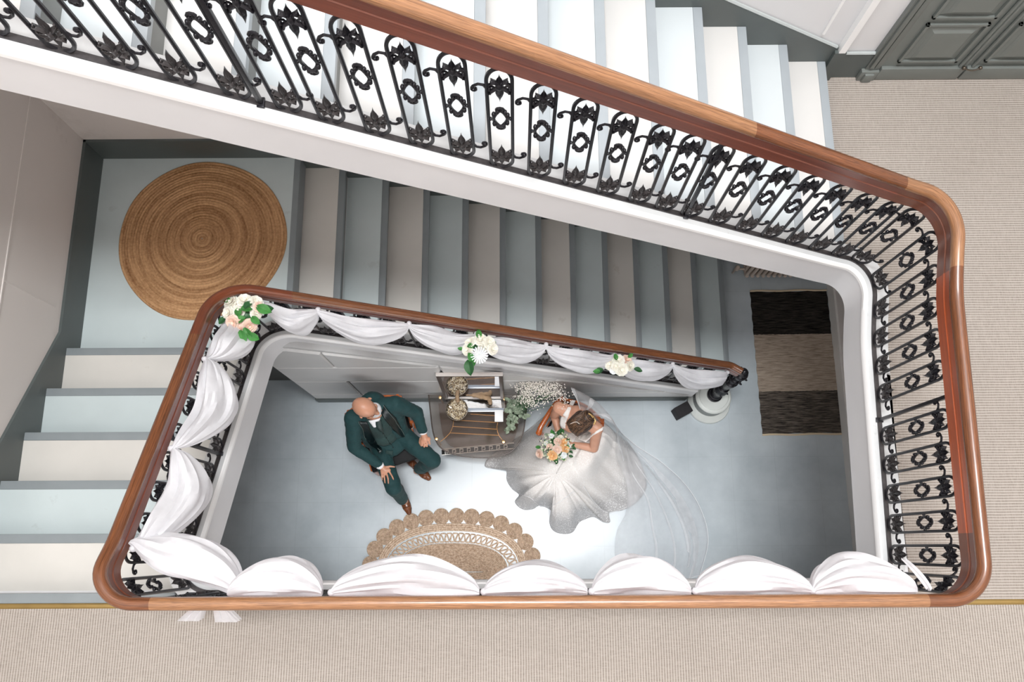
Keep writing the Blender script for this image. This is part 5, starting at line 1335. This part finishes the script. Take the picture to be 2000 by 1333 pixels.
# gown: folded lace skirt spread over the floor
HEM = [(1029, 842), (1010, 856), (985, 872), (960, 890), (948, 905), (952, 914), (987, 917), (990, 938), (1000, 955), (1014, 967), (1006, 981), (1020, 995), (1040, 995), (1055, 988), (1078, 999), (1073, 1018), (1080, 1036), (1098, 1043), (1118, 1040), (1130, 1022), (1142, 1015), (1160, 1010), (1178, 1020), (1191, 1020), (1190, 1001), (1215, 997), (1240, 984), (1258, 962), (1262, 942), (1255, 915), (1243, 890), (1228, 868), (1207, 850), (1190, 840), (1172, 820), (1150, 800), (1110, 792), (1075, 805), (1050, 825)]
def lace_mat():
    m, t, p = newmat('ivory_gown_lace'); co = coords(t)
    vo = nd(t, 'ShaderNodeTexVoronoi', i_Scale=75.); t.links.new(co, vo.inputs['Vector'])
    n = nd(t, 'ShaderNodeTexNoise', i_Scale=90., i_Detail=6., i_Roughness=.8); t.links.new(co, n.inputs['Vector'])
    n2 = nd(t, 'ShaderNodeTexNoise', i_Scale=5., i_Detail=4.); t.links.new(co, n2.inputs['Vector'])
    f = math_n(t, 'MULTIPLY', n.outputs[0], math_n(t, 'SUBTRACT', 1.3, vo.outputs['Distance']))
    col = ramp(t, f, [(.40, lin((240, 235, 231))), (.60, lin((254, 252, 250)))])
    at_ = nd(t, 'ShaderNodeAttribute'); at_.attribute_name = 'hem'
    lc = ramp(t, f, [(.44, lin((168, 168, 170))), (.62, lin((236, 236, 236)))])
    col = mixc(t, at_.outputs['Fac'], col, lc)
    t.links.new(col, p.inputs['Base Color']); p.inputs['Roughness'].default_value = .7; p.inputs['Sheen Weight'].default_value = .3
    bump(t, p, f, .35, .004); return m
knee = V3((.36, .63, .52)); lapA = V3((.60, 1.04, .55))
hemW = [at(x, y, .012) for x, y in HEM]; NB = 200; NT = 44
hemC = [cr(hemW + [hemW[0]], q / NB) for q in range(NB)]
def seg_closest(p):
    a = V3((lapA.x, lapA.y)); c = V3((knee.x, knee.y)); d = c - a; t = max(0, min(1, (V3((p.x, p.y)) - a).dot(d) / d.length_squared)); return a + d * t, t
rows = []; hemv = []
for i in range(NT + 1):
    t = i / NT; row = []
    for j, h in enumerate(hemC):
        q, sgt = seg_closest(h); P0 = V3((q.x, q.y))
        p = P0.lerp(V3((h.x, h.y)), t); L = (V3((h.x, h.y)) - P0).length; dd = t * L
        top = .64; ax_ = V3((.60, .74)); bx_ = V3((.74, .96)); dx_ = bx_ - ax_; tt_ = max(0, min(1, (V3((p.x, p.y)) - ax_).dot(dx_) / dx_.length_squared)); bmp_ = .69 * (1 - sm(.05, .30, (V3((p.x, p.y)) - ax_ - dx_ * tt_).length))
        z = .022 + top * (1 - sm(.06, .62, dd)) ** 1.0
        z = min(z, top * (1 - sm(.55, 1., t)) + .022)
        z = max(z, bmp_)
        nf = noise.noise(V3((j * .22, t * 1.4, 3.))) ; ang = j * 2 * PI / NB
        ridge = (math.sin(ang * 17 + 2.5 * nf) * .5 + math.sin(ang * 31 + 1.5 + 2 * nf) * .28 + nf * .7)
        amp = .026 * sm(.10, .5, t) * (1 - .70 * sm(.8, 1., t))
        z += amp * ridge + .010 * noise.noise(V3((p.x * 9, p.y * 9, 1))) * sm(.1, .4, t)
        z = max(z, .010 + .004 * (1 - t))
        row.append(V3((p.x, p.y, z)))
    rows.append(row)
b = MB(); b.grid(rows, closed=True); local(b, BR)
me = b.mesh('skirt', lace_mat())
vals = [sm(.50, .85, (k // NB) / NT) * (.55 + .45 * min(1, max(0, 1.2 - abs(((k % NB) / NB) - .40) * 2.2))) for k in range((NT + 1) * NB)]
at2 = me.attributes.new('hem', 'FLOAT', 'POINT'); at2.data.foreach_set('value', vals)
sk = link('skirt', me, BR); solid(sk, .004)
b = MB(); b.tube([v + V3((0, 0, .004)) for v in hemC], .0028, 5, closed=True); local(b, BR); b.build('hem_edging', paint('grey_lace_edge', (190, 190, 192), .7), BR)
# layered scallops of the overskirt
b = MB()
for L in (((1140, 950), (1155, 975), (1175, 995), (1190, 1003)), ((1120, 960), (1085, 985), (1055, 990)), ((1190, 1002), (1225, 990), (1245, 968), (1243, 945)), ((1014, 966), (1035, 972), (1052, 987))):
    pp = []
    bpy.context.view_layer.update()
    for q in range(17):
        c = cr([V3((x, y, 0)) for x, y in L], q / 16); pp.append((c.x, c.y))
    if 'bvs' not in globals(): bvs = bvh_of([sk])
    b.tube([on(bvs, x, y, .003, .05) for x, y in pp], .0032, 5)
local(b, BR); b.build('scallop_edging', paint('pale_lace_edge', (226, 226, 228), .7), BR)
# veil
VR = [[(1133, 800, 1.20), (1142, 803, 1.20), (1151, 807, 1.20), (1160, 813, 1.19)],
      [(1126, 780, 1.06), (1145, 790, 1.08), (1165, 803, 1.08), (1178, 818, 1.04)],
      [(1116, 758, .98), (1148, 774, 1.0), (1180, 800, .99), (1206, 836, .92)],
      [(1136, 777, .55), (1168, 795, .60), (1195, 820, .60), (1206, 852, .55)],
      [(1180, 815, .10), (1205, 835, .15), (1215, 860, .20), (1203, 890, .32)],
      [(1238, 868, .015), (1240, 890, .03), (1232, 925, .08), (1222, 950, .11)],
      [(1294, 906, .012), (1280, 945, .02), (1262, 978, .03), (1222, 1000, .03)],
      [(1342, 952, .012), (1310, 995, .02), (1268, 1024, .02), (1205, 1036, .015)],
      [(1372, 1005, .012), (1330, 1045, .02), (1275, 1066, .02), (1200, 1072, .012)],
      [(1382, 1060, .012), (1335, 1090, .02), (1275, 1100, .02), (1203, 1105, .012)],
      [(1366, 1124, .012), (1325, 1136, .02), (1270, 1140, .02), (1212, 1128, .012)]]
VW = [[at(*p) for p in r] for r in VR]
NV, NU = 90, 40; rows = []
for i in range(NV + 1):
    t = i / NV; colp = [cr([r[c] for r in VW], t) for c in range(4)]; row = []
    for j in range(NU + 1):
        u = j / NU; p = cr(colp, u); f = (.5 + .5 * math.sin(u * 26 + 2 * noise.noise(V3((u * 4, t * 3, 0))))) * .016 * sm(0, .1, t) + .012 * noise.noise(V3((p.x * 5, p.y * 5, 7)))
        f += .012 * sm(0, .15, t) * abs(math.sin(u * 9 + t * 2))
        p = p + V3((0, 0, f if p.z < .3 else f * .8)); p.z = max(p.z, .007); row.append(p)
    rows.append(row)
# keep the train above the skirt where it crosses it
for r in rows:
    for p in r:
        h, n, _, _ = bvs.ray_cast(V3((p.x, p.y, 3)), V3((0, 0, -1)))
        if h is not None and p.z < h.z + .006 and p.z < .5: p.z = h.z + .006
b = MB(); b.grid(rows); local(b, BR); b.build('veil', M_veil, BR)
b = MB(); edge = [r[0] for r in rows] + rows[-1][1:]; b.tube([p + V3((0, 0, .001)) for p in edge], .0024, 5); local(b, BR); b.build('veil_edge', paint('white_veil_cord', (246, 247, 250), .6), BR)
b = MB()
for u0, u1, t0, t1 in ((.02, .10, .0, .5), (.16, .24, .52, 1.), (.26, .30, .55, .95), (.42, .46, .5, .98), (.62, .66, .5, .9), (.78, .88, .0, .45), (.40, .50, .0, .25)):
    rr_ = []
    for i in range(31):
        t = t0 + (t1 - t0) * i / 30; w_ = math.sin(PI * i / 30); r0 = rows[min(NV, int(t * NV))]
        rr_.append([r0[min(NU, int((u0 + (u1 - u0) * q / 4 * (.4 + .6 * w_)) * NU + .5))] + V3((0, 0, .004 + .006 * math.sin(PI * q / 4))) for q in range(5)])
    b.grid(rr_)
local(b, BR); b.build('veil_folds', M_veil2, BR)

# bouquet
BQ = empty('bouquet', tuple(at(1087, 874, .80)), 0, 'bridal bouquet of peach and cream roses with small white flowers and green leaves', 'bouquet')
cq = V3(BQ.location); b = MB(); b.ell((0, 0, -.02), (.10, .085, .06)); b.cap((0, 0, -.02), at(1099, 862, .69) - cq, .028, .016); b.build('stems', M_leafd, BQ)
for me, px, py, s_ in ((me_peach, 1099, 865, 1.3), (me_peach, 1104, 877, 1.2), (me_blush, 1090, 863, .9), (me_blush, 1088, 879, 1.0), (me_peach, 1079, 890, 1.35), (me_blush, 1054, 887, .95), (me_blush, 1073, 873, .75), (me_whr, 1101, 890, 1.1), (me_whr, 1107, 868, 1.0), (me_whr, 1077, 852, .9), (me_cream, 1095, 856, .7), (me_whr, 1066, 866, .8), (me_whr, 1112, 872, .7)):
    p = at(px, py, cq.z + .055 - .0012 * abs(px - 1087)) - cq; dv = (p * 1.5 + V3((0, 0, .16))).normalized(); link(me.name, me, BQ, p, dv.to_track_quat('Z', 'Y').to_euler(), (s_,) * 3)
b = MB(); rnd = random.Random(31)
for _ in range(150):
    a = rnd.random() * 6.28; r_ = .15 * math.sqrt(rnd.random()); c = V3((r_ * math.cos(a), r_ * math.sin(a) * .9, .045 - 1.4 * r_ * r_ + rnd.uniform(-.01, .03))); q = rnd.uniform(.004, .010); b.ell(c, (q, q, q * .8), seg=6, rings=4)
tag(b.build('small_buds', paint('pale_green_bud', (226, 228, 200), .6, .12, 40.), BQ), kind='stuff')
for _ in range(90):
    a = rnd.random() * 6.28; r_ = rnd.uniform(.04, .14); link('leaf', rnd.choice((me_leaf, me_leafd, me_euc)), BQ, (r_ * math.cos(a), r_ * math.sin(a) * .9, .035 - 1.6 * r_ * r_ + rnd.uniform(-.012, .012)), (rnd.uniform(-.4, .4), rnd.uniform(-.7, .1), a + rnd.uniform(-.5, .5)), (rnd.uniform(.5, .85),) * 3)
